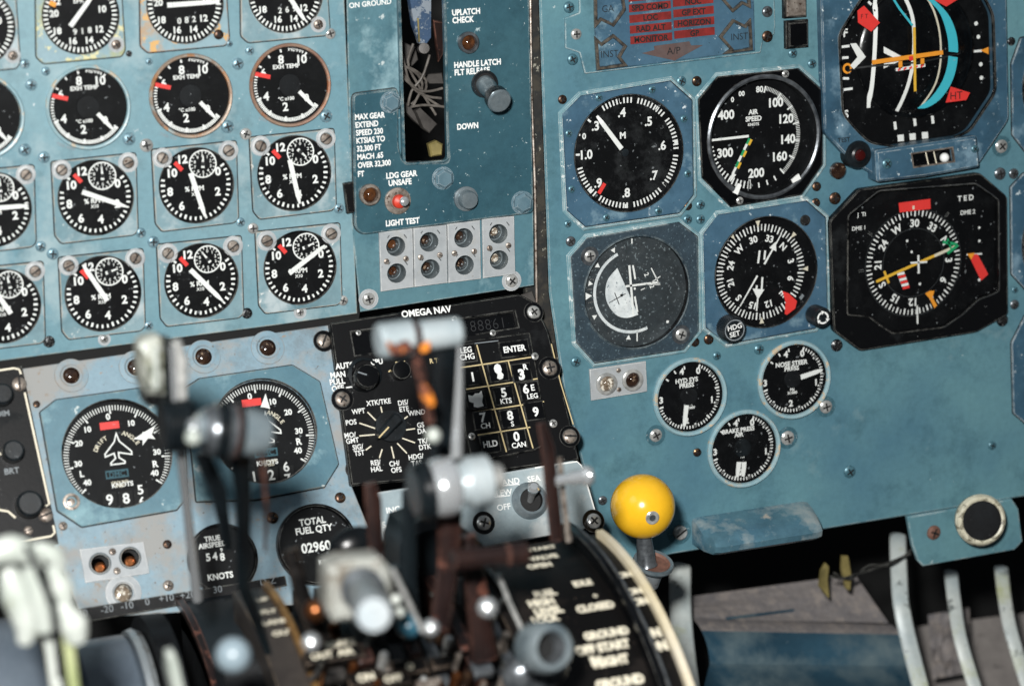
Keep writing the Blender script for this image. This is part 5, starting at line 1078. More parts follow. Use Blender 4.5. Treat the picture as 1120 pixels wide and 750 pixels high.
b.line(P_(378.5, 423.8), P_(385.5, 422.8), 1.4*S, h, 'mark_white'); b.line(P_(425, 406.5), P_(431, 402), 1.4*S, h, 'mark_gold')
rc = (429, 463)
for a, (x0, y0, x1, y1) in enumerate(((402, 450.5, 412, 460.5), (416.5, 444.5, 418, 451.5), (393, 462.5, 411, 468.5), (393, 476.5, 410, 475), (400, 492, 406, 487.5), (415, 500.5, 418, 491), (431, 501, 428, 488), (445, 495.5, 434.5, 484.5), (454, 484, 440, 479), (454, 468.5, 444, 470), (446, 455, 442, 458))):
    b.line(P_(x0, y0), P_(x1, y1), 1.3*S, h, 'mark_cream')
for s_, x, y in (('XTK/TKE', 414, 439.5), ('WPT', 392, 449.5), ('POS', 384, 461.5), ('MO/', 383, 475.5), ('GMT', 385.5, 481.5), ('SIG/', 391.5, 488.5), ('TST', 393, 495), ('REJ/', 411, 505.5), ('HAL', 412, 512.5), ('CH/', 431.5, 506.5), ('OFS', 433.5, 513.5), ('HDG/', 455, 499), ('TAS', 455.5, 506), ('DIS/', 441, 440), ('ETE', 442, 447), ('WIND', 455.5, 451), ('GS', 460, 464.5), ('DA', 461.5, 471), ('TK/', 462.5, 482), ('DTK', 465, 488.5)):
    b.text(s_, P_(x, y), 5.3*S, h, 'mark_white', bold=.015, sx=.88)
b.build('case', t)
b = MB(LOW); cq = LOW.P(426, 466, .012); d1 = Vector(LOW.P(412, 481, .012))-Vector(cq); ang = math.degrees(math.atan2(d1.y, d1.x))
b.lathe(LOW.P(427, 466, H), [(17*S, H), (16.5*S, H+.002), (0, H+.0025)], 'black_knob', 40)
u = d1.normalized(); v = Vector((-u.y, u.x)); o_ = Vector(cq)
b.prism([tuple(o_+u*a+v*c_) for a, c_ in ((19*S, 0), (13*S, 5*S), (-13*S, 6*S), (-15*S, 0), (-13*S, -6*S), (13*S, -5*S))], H+.002, .016, 'black_knob', ch=.0012)
b.line(tuple(Vector(LOW.P(426, 466, .0163))+u*1*S), tuple(Vector(LOW.P(426, 466, .0163))+u*17*S), 1.5*S, .0163, 'mark_gold'); b.build('selector_knob', t)
b = MB(LOW); b.lathe(LOW.P(398, 410, H), [(19*S, H), (18.5*S, H+.003), (15*S, H+.0045)], 'black_knob', 12, False); A = LOW.P(402, 411, .02); b.lathe(A, [(13.5*S, H+.003), (13.3*S, .019), (12*S, .0205), (0, .021)], 'black_gloss', 40); b.line((A[0]-10*S, A[1]+5*S), (A[0]-1*S, A[1]+1*S), 1.3*S, .0212, 'mark_grey'); b.build('mode_knob', t)
b = MB(LOW); A = LOW.P(440, 404, .014); b.lathe(A, [(10*S, H), (9.6*S, .013), (0, .0142)], 'black_gloss', 32); b.build('dimmer_knob', t)
# keypad
b = MB(LOW); HK = .010
b.prism(rounded([LOW.P(x, y, HK) for x, y in ((498, 374), (580, 363), (601.5, 483), (586, 492), (517, 506), (508, 470))], .0015), H-.001, HK, 'black_paint', ch=.0008); b.build('keypad_plate', t)
# keypad grid in picture coordinates: (col,row) corners
G = lambda c_, r: (505.5+c_*27.6+r*6.3-(0 if r else 0), 401.5-c_*4.2+r*24.3)
K = HK
def gp(x, y): return LOW.P(x, y, K+.0006)
b = MB(LOW)
for pts in (((504, 402), (581, 390.5)), ((510, 425.5), (588, 414)), ((516.5, 451), (595, 439)), ((522.5, 475.5), (580, 467)), ((521.5, 377), (554, 494)), ((556, 395), (583, 490))): b.line(gp(*pts[0]), gp(*pts[1]), 1.3*S, K+.0006, 'mark_gold', t=.0004)
b.line(gp(515, 376), gp(545, 372.5), .9*S, K+.0006, 'mark_grey'); b.build('grid_line', t)
keys = [((539, 420), '2', '', 0), ((571, 407), '3', 'R', 1), ((521, 437), '4', 'W', 2), ((551.5, 432), '5', 'KTS', 0), ((579.5, 427), '6', 'LEG', 3), ((529, 459), '7', 'CH', 0), ((558.5, 457), '8', 'S', 0), ((585, 449), '9', '', 0), ((536.5, 485), 'HLD', '', 0), ((565.5, 480), '0', 'CAN', 0), ((516, 411), '1', '', 0), ((563, 381), 'ENTER', '', 4), ((510.5, 386), 'LEG', 'CHG', 5)]
keys[0] = ((545.5, 407), '2', '', 6)
for (x, y), a_, c_, k in keys:
    w = MB(LOW); q = LOW.P(x, y, K+.002)
    wd, hg = (11.2*S, 10.2*S) if k != 4 else (17*S, 9*S)
    w.prism([(q[0]-wd, q[1]-hg), (q[0]+wd, q[1]-hg), (q[0]+wd, q[1]+hg), (q[0]-wd, q[1]+hg)], K-.0002, K+.0016, 'black_gloss', ch=.0005)
    e = K+.0018
    if k == 4 or a_ == 'HLD': w.text(a_, q, 6.4*S, e, 'mark_white', bold=.03, sx=.92)
    elif k == 5: w.text('LEG', (q[0], q[1]+3.6*S), 6*S, e, 'mark_white', bold=.02, sx=.9); w.text('CHG', (q[0], q[1]-3.8*S), 6*S, e, 'mark_white', bold=.02, sx=.9)
    elif k == 6:                    # painted-over, worn character
        w.poly([(q[0]+a*S, q[1]+d*S) for a, d in ((-3, 8), (0, 9.5), (3, 7.5), (4, 3), (3, 0), (5, -3), (3.5, -7), (0, -8), (-3, -6), (-1.5, -2), (-4, 1), (-4.5, 5))], e, 'mark_white')
    elif k == 2:
        w.poly([(q[0]+a*S, q[1]+d*S) for a, d in ((-8, 6), (-3, 4.5), (0, 7), (4, 6.5), (7.5, 9), (8, 3), (6, -3), (7, -7.5), (0, -8.5), (-4, -7), (-3.5, -3), (-8, -1))], e, 'mark_white')
    elif k in (1,): w.text('3', (q[0]-1*S, q[1]-2*S), 10.5*S, e, 'mark_white', bold=.05); w.text('R', (q[0]+5*S, q[1]+5.5*S), 6*S, e, 'mark_white', bold=.03)
    elif k == 3: w.text('6', (q[0]-4*S, q[1]+2.5*S), 9.5*S, e, 'mark_white', bold=.03); w.text('E', (q[0]+4*S, q[1]+3*S), 6.5*S, e, 'mark_white', bold=.02); w.text('LEG', (q[0]+2*S, q[1]-6*S), 5.2*S, e, 'mark_white', bold=.02)
    else:
        up = 3*S if c_ else -1*S; w.text(a_, (q[0]-(0 if c_ else -1*S), q[1]+up), 9.5*S, e, 'mark_white', bold=.03)
        if c_: w.text(c_, (q[0]+1*S, q[1]-6.2*S), 5.4*S, e, 'mark_white', bold=.02)
    w.build('key', t)
for x, y, r, hh in ((354, 373, 7.5, 0), (374.5, 436.5, 8, H), (389, 513, 7.5, 0), (583.5, 341.5, 7, H), (601, 402.5, 8, H), (623, 477, 7.5, H), (585, 389.5, 4, HK), (605, 463, 4.5, H), (516, 477, 4, HK), (497, 349, 3.5, H), (539, 364, 3.5, H), (392, 364, 3, H)):
    screw(t, LOW, x, y, r, 'slot' if r > 7.4 and r != 8 else 'cross', 'steel_worn' if r > 7 else 'steel', hh, washer='black_gloss' if r > 6 else None)
b = MB(LOW); b.path([LOW.P(x, y, H+.0003) for x, y in ((603, 376), (613, 418), (627, 464))], 1.2*S, H+.0003, 'mark_gold'); b.build('edge_line', t)

# slew switch panel below
t = thing('slew_switch_panel', 'light grey switch panel lettered LAND, SLEW, OFF and SEA below the keypad', 'switch panel', LOW.W(*LOW.P(560, 550)))
b = MB(LOW); H = .009; b.prism(rounded([LOW.P(x, y, H) for x, y in ((412, 538), (536, 519), (628, 503), (636, 507), (653, 566), (640, 578), (540, 596), (424, 622))], .002), -.002, H, 'paint_silver', ch=.0008); h = H+.0002; P_ = lambda x, y: LOW.P(x, y, h)
for s_, x, y in (('LAND', 557, 526.5), ('SLEW', 549.5, 538.5), ('OFF', 551, 554), ('SEA', 584, 523), ('INC', 430, 557), ('S', 420, 573.5), ('DEC', 434, 587.5)): b.text(s_, P_(x, y), 6.2*S, h, 'mark_white', bold=.02)
b.line(P_(550, 531), P_(567, 529), 1.2*S, h, 'mark_white'); b.line(P_(541, 543.5), P_(558, 541.5), 1.2*S, h, 'mark_white'); b.line(P_(567, 529), P_(570, 532), 1.2*S, h, 'mark_white')
b.poly([P_(432, 566), P_(435, 562), P_(438, 565.5)], h, 'mark_white'); b.poly([P_(434, 577), P_(440, 576), P_(437.5, 580)], h, 'mark_white')
b.path([P_(585, 511.5), P_(631, 504.5), P_(636, 509), P_(652, 563)], 1.5*S, h, 'mark_white'); b.build('panel_plate', t)
b = MB(LOW); c = LOW.P(580, 547, H+.002); b.lathe(c, [(20*S, H), (19.5*S, H+.002), (15*S, H+.005), (12.5*S, H+.005), (12*S, H+.001, 'recess_shade'), (0, H+.001, 'recess_shade')], 'steel_blue', 40); L = b.build('toggle_switch', t)
b = MB(LOW); A = LOW.W(*c, H+.002); B = LOW.W(*LOW.P(584, 532, H+.022), H+.022); b.rod(A, B, [(0, 3.4*S), (.5, 4*S), (.8, 6*S), (.97, 6.5*S), (1.05, 4*S), (1.07, 0)], 'chrome', 24); b.build('lever', L)
for x, y, r in ((529, 571.5, 8), (649, 569.5, 8), (435, 572, 5.5)): screw(t, LOW, x, y, r, 'cross', 'steel', H, washer='black_gloss' if r > 6 else None)
# ------------------------------------------------------------------ below the teal panel
b = MB(MAIN); b.prism([MAIN.P(x, y, .004) for x, y in ((992.5, 565), (1107, 545.5), (1114, 556), (1118.5, 592), (1110, 601), (1010, 619), (1004, 613), (998, 596))], 0, .004, 'paint_pilot', ch=.0008)
t = thing('footrest_bracket', 'scuffed teal bracket with a black centred cream knob under the panel edge', 'bracket', MAIN.W(*MAIN.P(1055, 580))); b.build('plate', t)
b = MB(MAIN); A = MAIN.W(*MAIN.P(1063, 565, .004), .004); B = MAIN.W(*MAIN.P(1074, 569, .030), .030); S = MAIN.S(1074, 569)
b.rod(A, B, [(0, 17*S, 'cream_ring'), (.5, 17*S), (.55, 22*S), (.7, 25*S), (.88, 25.6*S), (1.0, 23.6*S), (1.04, 21.4*S), (1.02, 19.6*S), (.96, 19*S, 'black_matte'), (.97, 0, 'black_matte')], 'cream_ring', 48); b.build('knob', t)
screw(t, MAIN, 1021, 582, 7.5, 'cross', 'rust', .004)
t = thing('twisted_wire', 'thin dark wire sagging between two yellow tabs below the panel', 'wire', WP(930, 622, -.10))
b = MB(MAIN); b.tube([WP(x, y, -.10) for x, y in smooth_path([(908, 630), (922, 632), (935, 628), (960, 620), (996, 605)], 5)], .0011, 'black_gloss', 8); b.build('strand', t); b = MB(MAIN); b.tube([WP(x, y, -.10) for x, y in smooth_path([(912, 626), (930, 633), (950, 618), (975, 617), (1000, 598)], 5)], .0009, 'black_gloss', 8); b.build('strand', t)
for pts, lab in ((((922, 608), (928, 608), (932, 630), (930, 646), (926, 644), (921, 622)), 'upright yellow metal tab under the panel, the taller of two'), (((899, 624), (904, 616), (907, 619), (906, 634), (907, 654), (897, 642)), 'bent greenish yellow tab left of the taller one')):
    b = MB(MAIN); b.slab([WP(x, y, -.11) for x, y in pts], .004, 'tab_yellow', .001); o = b.build('metal_tab'); tag(o, lab, 'tab', 'yellow tabs below the panel')
def strut(pts, r, lab, m='strut', h0=-.14, h1=-.06):
    n = len(pts); sp = smooth_path(pts, 5); P = []; k = len(sp)
    for i, (x, y) in enumerate(sp): P.append(WP(x, y, h0+(h1-h0)*i/(k-1)))
    b = MB(MAIN); S = WS(pts[0][0], pts[0][1], h0)
    b.tube(P, [r*S*1.0]*k, m, 10, flat=.35, up=(1, 0, 0)); o = b.build('pedal_arm'); tag(o, lab, 'pedal arm', 'pale metal arms in the gap under the panel')
strut([(744, 618), (744, 660), (748, 710), (756, 770)], 12, 'pale metal arm just right of the yellow ball stem')
strut([(982, 585), (983, 620), (988, 675), (1012, 770)], 9, 'pale metal arm right of the blue box, its top hidden by the panel')
strut([(1040, 625), (1044, 660), (1052, 705), (1074, 775)], 7.5, 'pale curved arm under the cream knob bracket')
strut([(1095, 620), (1099, 655), (1107, 695), (1130, 770)], 7.5, 'green-stained pale arm nearest the right edge', 'strut')
t = thing('equipment_box', 'dark blue metal box with a thick layer of dust on its top, under the panel', 'box', WP(860, 740, -.08))
b = MB(MAIN); tl, tr, fr, fl = WP(754, 652, -.175), WP(935, 628, -.175), WP(972, 681, -.14), WP(757, 676, -.14)
def patch(b, a, c, d, e, m, n=14, amp=.0012):
    V = []
    for i in range(n+1):
        for j in range(n+1):
            u, v = i/n, j/n; p = a*(1-u)*(1-v)+c*u*(1-v)+d*u*v+e*(1-u)*v
            V.append(p+Vector((0, 0, random.uniform(-amp, amp) if 0 < i < n and 0 < j < n else 0)))
    b.add(V, [(i*(n+1)+j, (i+1)*(n+1)+j, (i+1)*(n+1)+j+1, i*(n+1)+j+1) for i in range(n) for j in range(n)], m, True)
patch(b, tl, tr, fr, fl, 'box_dust'); b.build('dusty_top', t)
b = MB(MAIN); br_, bl = WP(1040, 800, -.03), WP(757, 800, -.03)
rr = []
for k in range(9):
    a = R_(90*k/8); off_ = Vector((0, -.035*math.sin(a), -.030*(1-math.cos(a)))); rr.append((fl+off_, fr+off_+Vector((.006*k/8, 0, 0))))
rr = [(fl, fr)]+rr[1:]+[(bl, br_)]
V = [p for q in rr for p in q]; b.add(V[:8], [(2*i, 2*i+1, 2*i+3, 2*i+2) for i in range(3)], 'box_dust', True); b.add(V[6:], [(2*i, 2*i+1, 2*i+3, 2*i+2) for i in range(len(rr)-4)], 'box_blue', True)
b.add([fr, WP(985, 800, -.2), br_], [(0, 1, 2)], 'box_blue'); b.build('front', t)
b = MB(MAIN); b.tube([WP(795, 676, -.137), WP(868, 667, -.150)], .0013, 'box_blue', 8); b.build('seam', t)
b = MB(MAIN); patch(b, WP(930, 694, -.26), WP(1200, 660, -.26), WP(1200, 810, -.19), WP(960, 840, -.19), 'dust_floor', 20, .004); o = b.build('floor'); o['kind'] = 'structure'
b = MB(MAIN); patch(b, WP(1015, 672, -.22), WP(1060, 664, -.22), WP(1062, 735, -.17), WP(1020, 742, -.17), 'box_dust', 10, .006); o = b.build('rubble_lump'); tag(o, 'pinkish grey lump of debris between two pale arms', 'debris')
# dark space behind everything
b = MB(MAIN)
v = [(-2.0, .46, -1.6), (2.0, .46, -1.6), (2.0, .46, 1.4), (-2.0, .46, 1.4)]; b.add([Vector(p) for p in v], [(0, 1, 2, 3)], 'dark')
o = b.build('background'); o['kind'] = 'structure'
# channel between the gear panel and the teal panel
t = thing('panel_channel', 'black grimy channel with flaked paint running down between the gear and flight panels', 'channel', MAIN.W(*MAIN.P(590, 200), -.012))
b = MB(MAIN); b.prism([MAIN.P(x, y, -.009) for x, y in ((560, -70), (604, -70), (612, 320), (640, 430), (670, 560), (560, 420), (575, 330))], -.014, -.009, 'grime'); b.build('back_plate', t)
b = MB(MAIN); b.tube([WP(x, y, -.004) for x, y in ((579.5, -70), (581, 100), (585, 200), (587, 330))], .0011, 'steel_worn', 8); b.build('edge_strip', t)
b = MB(LOW); b.prism([LOW.P(x, y, .001) for x, y in ((570, 322), (582, 318), (592, 345), (580, 352))], -.003, .001, 'bracket_grey', ch=.0005); b.build('end_bracket', t)
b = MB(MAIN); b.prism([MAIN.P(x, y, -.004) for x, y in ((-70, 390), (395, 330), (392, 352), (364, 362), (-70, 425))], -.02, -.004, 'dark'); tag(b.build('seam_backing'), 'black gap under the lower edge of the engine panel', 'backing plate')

# ------------------------------------------------------------------ yellow ball lever
hB = .11; t = thing('ball_lever', 'glossy yellow ball knob on a short steel stem over a rusty dish', 'lever', WP(703, 612, hB))
S = WS(703, 553, hB); Cb = WP(703, 553.5, hB); b = MB(MAIN); b.ball(Cb, 35.5*S, 'ball_yellow', 64); b.build('ball_knob', t)
tc = (cam_pos-Cb).normalized(); dsc = (WP(711.5, 563.5, hB)-Cb); dp = (dsc+tc*math.sqrt((35.5*S)**2-dsc.length**2)).normalized()
b = MB(MAIN); b.rod(Cb+dp*33*S, Cb+dp*36.2*S, [(0, 7.6*S), (.85, 7.6*S), (1, 6.8*S), (.97, 3.6*S), (.8, 3.2*S, 'steel_dark'), (.8, 0, 'steel_dark')], 'steel', 28); b.build('set_screw', t)
b = MB(MAIN); b.rod(Cb-Vector((0, 0, 30*S)), Cb-Vector((-.002, 0, 68*S)), [(0, 8*S), (.3, 9*S), (.9, 10.5*S), (1, 12*S)], 'steel_dark', 28); b.build('stem', t)
b = MB(MAIN); bc = WP(714, 617, hB); ax = Vector((.1, -.34, .9)).normalized(); b.rod(bc-ax*.0015, bc+ax*.003, [(0, 21*S), (.5, 23*S), (1, 22.5*S), (.9, 19*S), (.5, 17*S, 'rust'), (.4, 0, 'rust')], 'steel_blue', 40)
b.rod(bc-ax*.018, bc-ax*.001, [(0, 12*S), (1, 14*S)], 'alu', 28); b.build('dish', t)

# ------------------------------------------------------------------ throttle quadrant
hc = .24; ztop = MAIN.P(655, 587, hc)[1]; xr = MAIN.P(655, 587, hc)[0]; RQ = .20
Q = Cyl(ztop-RQ, hc, RQ)
def arcstrip(b, surf, u0, u1, t0, t1, h0, h1, m, n=40):
    V = []
    for i in range(n+1):
        v = surf.R*R_(t0+(t1-t0)*i/n)
        V += [surf.W(u0, v, h0), surf.W(u0, v, h1), surf.W(u1, v, h1), surf.W(u1, v, h0)]
    F = []
    for i in range(n):
        o = i*4
        for k in range(3): F.append((o+k, o+k+1, o+4+k+1, o+4+k)[::-1])
    F += [(0, 1, 2, 3), (n*4+3, n*4+2, n*4+1, n*4)]
    b.add(V, F, m, True)
t = thing('throttle_quadrant', 'black curved lever quadrant with blurred cream lettering and a cream outer edge', 'throttle quadrant', Q.W(xr-.08, RQ*R_(40)))
xl = Q.P(330, 700)[0]; x560 = Q.P(562, 700)[0]
b = MB(Q); arcstrip(b, Q, x560, xr-.001, -10, 92, -.02, 0, 'quadrant'); qb_ = b
b = MB(Q); arcstrip(b, Q, xl, x560, -10, 92, -.05, -.022, 'quadrant'); b.build('recessed_cover', t)
# side cheek
b = MB(Q); n = 30; arc = [Q.W(xr, RQ*R_(-10+102*i/n), -.001) for i in range(n+1)]; b.add(arc+[Q.W(xr, 0, -RQ+.001)], [(i, n+1, i+1) for i in range(n)], 'quadrant'); b.build('side_cheek', t)
b = MB(Q); arcstrip(b, Q, xr-.002, xr+.003, -10, 90, -.004, .005, 'cream_edge'); b.build('edge_band', t)
ur = Q.P(684, 662)[0]; b = MB(Q); arcstrip(b, Q, ur-.004, ur+.003, -10, 94, 0, .009, 'black_gloss'); arcstrip(b, Q, ur+.0015, ur+.0028, -10, 94, .0085, .0096, 'steel_dark'); b.build('rail', t)
for u in (Q.P(575, 700)[0],): b = MB(Q); arcstrip(b, Q, u-.0015, u+.0015, -10, 92, 0, .004, 'black_gloss'); b.build('rail', t)
b = qb_; S = .00068
for x, y, z, words in ((592, 599, 8.5, 'START'), (594, 609, 8.5, 'VALVE'), (590, 618, 8, 'OPEN'), (637, 637, 8, 'IDLE'), (651, 663, 8.5, 'CLOSED'), (651, 651, 4, 'O'),
        (596, 648, 8.5, 'FUEL'), (592, 658, 9, 'HIGH'), (600, 667, 9, 'LEVEL'), (597, 676, 8, 'LOCK'), (663, 692, 8.5, 'GROUND'), (659, 707, 9, 'OFF START'), (668, 722, 9, 'FLIGHT'), (652, 722, 9, 'IN'),
        (683, 628, 8, 'ON'), (694, 646, 8, 'ON'), (700, 657, 9, 'ON'), (712, 692, 10, 'ON'), (719, 706, 10, 'ON'), (678, 745, 9, 'GROUND'), (612, 728, 9, 'ON')):
    b.text(words, Q.P(x, y, .001), z*S, .001, 'mark_cream', bold=.075, sx=.84)
b.build('curved_cover', t)
def qbox(b, x, y, w, h_, hh, m, dz=.006):
    c = Q.P(x, y, hh); S_ = Q.S(x, y, hh); p = [(c[0]-w*S_/2, c[1]-h_*S_/2), (c[0]+w*S_/2, c[1]-h_*S_/2), (c[0]+w*S_/2, c[1]+h_*S_/2), (c[0]-w*S_/2, c[1]+h_*S_/2)]
    b.prism(rounded(p, .0015), hh-dz, hh, m, ch=.001)
rnd = random.Random(3)
for x in (352, 378, 420, 462, 498, 540):
    u = Q.P(x, 710, -.02)[0]; b = MB(Q); arcstrip(b, Q, u-.0035, u+.0035, -10, 90, -.022, -.006+rnd.random()*.006, rnd.choice(('steel_dark', 'lever_brown', 'black_gloss'))); b.build('lever_gate', t)
for x, y, w, h_, hh, m in ((365, 735, 26, 14, .010, 'bracket_grey'), (398, 712, 18, 26, .012, 'lever_brown'), (432, 726, 22, 12, .012, 'steel_worn'), (452, 705, 14, 24, .014, 'lever_brown'), (486, 722, 30, 16, .010, 'quadrant'), (508, 700, 16, 22, .016, 'lever_brown'), (528, 728, 24, 18, .012, 'steel_dark'), (540, 700, 14, 14, .012, 'bracket_grey'), (470, 745, 30, 10, .014, 'steel_worn'), (350, 700, 14, 24, .008, 'lever_brown')):
    b = MB(Q); qbox(b, x, y, w, h_, hh, m); b.build('linkage_block', t)
for i in range(26):
    x = rnd.uniform(345, 560); y = rnd.uniform(672, 748); b = MB(Q); hh = .010+rnd.random()*.012; S_ = Q.S(x, y, hh); c = Q.P(x, y, hh); r = rnd.uniform(3, 6.5)*S_
    b.lathe(c, [(r, hh-.014), (r, hh), (r*.7, hh+r*.5), (0, hh+r*.65)], rnd.choice(('steel', 'steel_worn', 'steel_worn', 'copper', 'screw_bronze')), 18); b.build('rivet', t)
b = MB(MAIN); b.slab([WP(x, y, .19) for x, y in ((440, 600), (446, 578), (480, 566), (516, 584), (548, 612), (556, 660), (540, 720), (440, 720))], .04, 'lever_black', .006); b.build('linkage_housing', t)
for i in range(22):
    x = rnd.uniform(340, 560); y = rnd.uniform(640, 735); dx = rnd.uniform(-16, 22); dy = rnd.uniform(12, 40); h0 = rnd.uniform(.17, .24); r = rnd.uniform(1.6, 4.2)*.00055
    b = MB(MAIN); b.tube([WP(x, y, h0), WP(x+dx*.5+rnd.uniform(-3, 3), y+dy*.5, h0+.01), WP(x+dx, y+dy, h0)], r, rnd.choice(('steel_dark', 'steel', 'lever_brown', 'black_gloss', 'steel_worn')), 10); b.build('linkage_rod', t)
for x, y, wd, z in ((372, 703, 'BRAKE', 6.5), (378, 712, 'AIR', 6.5), (400, 740, 'ON', 7), (430, 741, 'OFF', 6.5), (448, 728, 'O', 6), (352, 716, 'OUT', 6.5)):
    b = MB(Q); b.prism([(Q.P(x, y, .014)[0]+a*.0007, Q.P(x, y, .014)[1]+c_*.0007) for a, c_ in ((-16, -7), (16, -7), (16, 7), (-16, 7))], .006, .014, 'quadrant', ch=.0006); b.text(wd, Q.P(x, y, .0142), z*.0007, .0143, 'mark_cream', bold=.04); b.build('caption_tile', t)
# lettered plates between the levers
def txtplate(x, y, w, h, rot, hh, lines, size, lab, m='quadrant'):
    pl = Plane(WP(x, y, hh), (math.cos(R_(rot)), -.10, math.sin(R_(rot))), Vector((-math.sin(R_(rot)), .35, math.cos(R_(rot)))))
    pl.ev = (pl.ev-pl.ex*pl.ex.dot(pl.ev)).normalized(); pl.n = pl.ex.cross(pl.ev); S = WS(x, y, hh); b = MB(pl)
    b.prism(rounded([(-w*S/2, -h*S/2), (w*S/2, -h*S/2), (w*S/2, h*S/2), (-w*S/2, h*S/2)], .003), -.004, 0, m, ch=.001)
    for i, (s_, dx) in enumerate(lines): b.text(s_, (dx*S, (h/2-size*1.3-i*size*1.75)*S), size*S, .0004, 'mark_cream', bold=.04)
    return b
t2 = t
ua, ub = Q.P(280, 690)[0], Q.P(318, 690)[0]
t3 = thing('trim_scale', 'curved grey-brown scale band with four blurred captions and a brass edge, beside the drum', 'scale', Q.W((ua+ub)/2, RQ*R_(50)))
b = MB(Q); arcstrip(b, Q, ua, ub, -10, 90, -.02, 0, 'scale_brown')
for x, y, wd in ((287, 655, 'UP'), (294, 668, 'FLY'), (302, 679, 'LAND'), (310, 691, 'OUT')): b.text(wd, Q.P(x, y, .001), 7*.00066, .001, 'mark_cream', bold=.04)
b.build('scale_band', t3)
b = MB(Q); arcstrip(b, Q, ub-.001, ub+.003, -10, 90, -.01, .004, 'brass'); b.build('edge_band', t3)
# smooth black drum on the left
hd_ = .02; zt2 = LOW.W(*LOW.P(250, 652, .008), .008); R2 = .17
DR = Cyl(zt2.z-R2, -zt2.y+.0, R2)
u0 = DR.P(215, 690)[0]; u1 = DR.P(325, 690)[0]
t = thing('drum_cover', 'smooth black curved drum cover below the centre panel', 'cover', DR.W((u0+u1)/2, R2*R_(45)))
b = MB(DR); arcstrip(b, DR, u0, u1, -10, 92, -.02, 0, 'quadrant_smooth'); b.build('curved_cover', t)
b = MB(DR); n = 30; b.add([DR.W(u0, R2*R_(-10+102*i/n), -.001) for i in range(n+1)]+[DR.W(u0, 0, -R2+.001)], [(i, i+1, n+1) for i in range(n)], 'black_matte'); b.build('end_cheek', t)
b = MB(DR); arcstrip(b, DR, u0-.003, u0+.002, 30, 92, -.002, .003, 'lever_brown'); b.build('edge_band', t)
# front step with a bright tab
b = MB(MAIN); S = WS(240, 715, .22); b.rod(WP(240, 738, .2), WP(335, 722, .2), [(0, 0), (0, 28*S), (1, 28*S), (1, 0)], 'black_matte', 32); tag(b.build('shaft_housing'), 'dark round shaft housing in front of the drum cover', 'housing')
# trim wheel
Wc = WP(118, 800, .14); S = WS(118, 800, .14); t = thing('control_wheel', 'large grey control wheel with a pale rim, seen edge on at the bottom left', 'wheel', Wc)
b = MB(MAIN); b.rod(Wc-Vector((.022, 0, 0)), Wc+Vector((.022, 0, 0)), [(0, 60*S), (0, 96*S), (.12, 103*S), (.88, 103*S), (1, 96*S), (1, 60*S)], 'wheel_grey', 72); b.build('wheel_body', t)
b = MB(MAIN); b.rod(Wc+Vector((.020, 0, 0)), Wc+Vector((.028, 0, 0)), [(0, 100*S), (0, 106*S), (.5, 108*S), (1, 105*S), (1, 95*S)], 'alu', 72); b.build('rim', t)
b = MB(MAIN); b.rod(Wc+Vector((.030, 0, 0)), Wc+Vector((.045, 0, 0)), [(0, 0), (0, 120*S), (1, 120*S), (1, 0)], 'black_matte', 60); b.build('guard', t)
Wc = WP(10, 800, .16); S = WS(10, 800, .16); b = MB(MAIN); b.rod(Wc-Vector((.02, 0, 0)), Wc+Vector((.02, 0, 0)), [(0, 0), (0, 118*S), (.2, 124*S), (.8, 124*S), (1, 116*S), (1, 60*S), (1, 0)], 'wheel_grey', 72); tag(b.build('side_wheel'), 'blue-grey wheel cut by the bottom left corner of the picture', 'wheel')
# ivory flap lever cluster
hI = .30; t = thing('flap_lever', 'lumpy ivory plastic lever head on a double pale shaft, blurred at the lower left', 'lever', WP(65, 745, hI)); S = WS(50, 660, hI)
def petal(b, pts, rs, h):
   rs = [r*.86 for r in rs]
   if 1: sp = smooth_path(pts, 5); k = len(sp); rr = [r for (r,) in smooth_path([(r, ) for r in rs], 5)] if 0 else None; b.tube([WP(x, y, h) for x, y in sp], [S*(rs[min(int(i*(len(rs)-1)/(k-1)), len(rs)-2)]*(1-((i*(len(rs)-1)/(k-1))-min(int(i*(len(rs)-1)/(k-1)), len(rs)-2)))+rs[min(int(i*(len(rs)-1)/(k-1)), len(rs)-2)+1]*((i*(len(rs)-1)/(k-1))-min(int(i*(len(rs)-1)/(k-1)), len(rs)-2))) for i in range(k)], 'ivory', 20, flat=.8)
b = MB(MAIN); petal(b, [(-10, 606), (12, 600), (32, 606), (44, 622)], [16, 19, 15, 6], hI); petal(b, [(8, 622), (18, 648), (30, 680), (26, 704)], [10, 21, 19, 8], hI+.01); petal(b, [(30, 620), (42, 650), (50, 690)], [8, 14, 10], hI+.015); b.build('grip', t)
b = MB(MAIN); petal(b, [(38, 597), (58, 606), (66, 622)], [7, 13, 8], hI); petal(b, [(56, 618), (68, 642), (72, 662)], [7, 15, 8], hI+.01); petal(b, [(66, 660), (80, 682), (84, 702)], [8, 19, 12], hI+.012); b.build('grip', t)
b = MB(MAIN); b.tube([WP(50, 675, hI), WP(57, 710, hI), WP(65, 775, hI)], [8*S, 7.5*S, 7*S], 'ivory', 14, flat=.5, up=(1, 0, 0)); b.build('shaft', t)
b = MB(MAIN); b.tube([WP(74, 690, hI+.01), WP(77, 720, hI+.01), WP(84, 775, hI+.01)], [7*S, 6*S, 6*S], 'strut_green', 14, flat=.5, up=(1, 0, 0)); b.build('shaft', t)
b = MB(MAIN); b.tube([WP(28, 596, hI+.02), WP(42, 625, hI+.022), WP(58, 665, hI+.022), WP(66, 740, hI+.015)], .0016, 'black_matte', 8); b.build('gap_shade', t)  # shade in the gap between the grips, modelled as a black tube

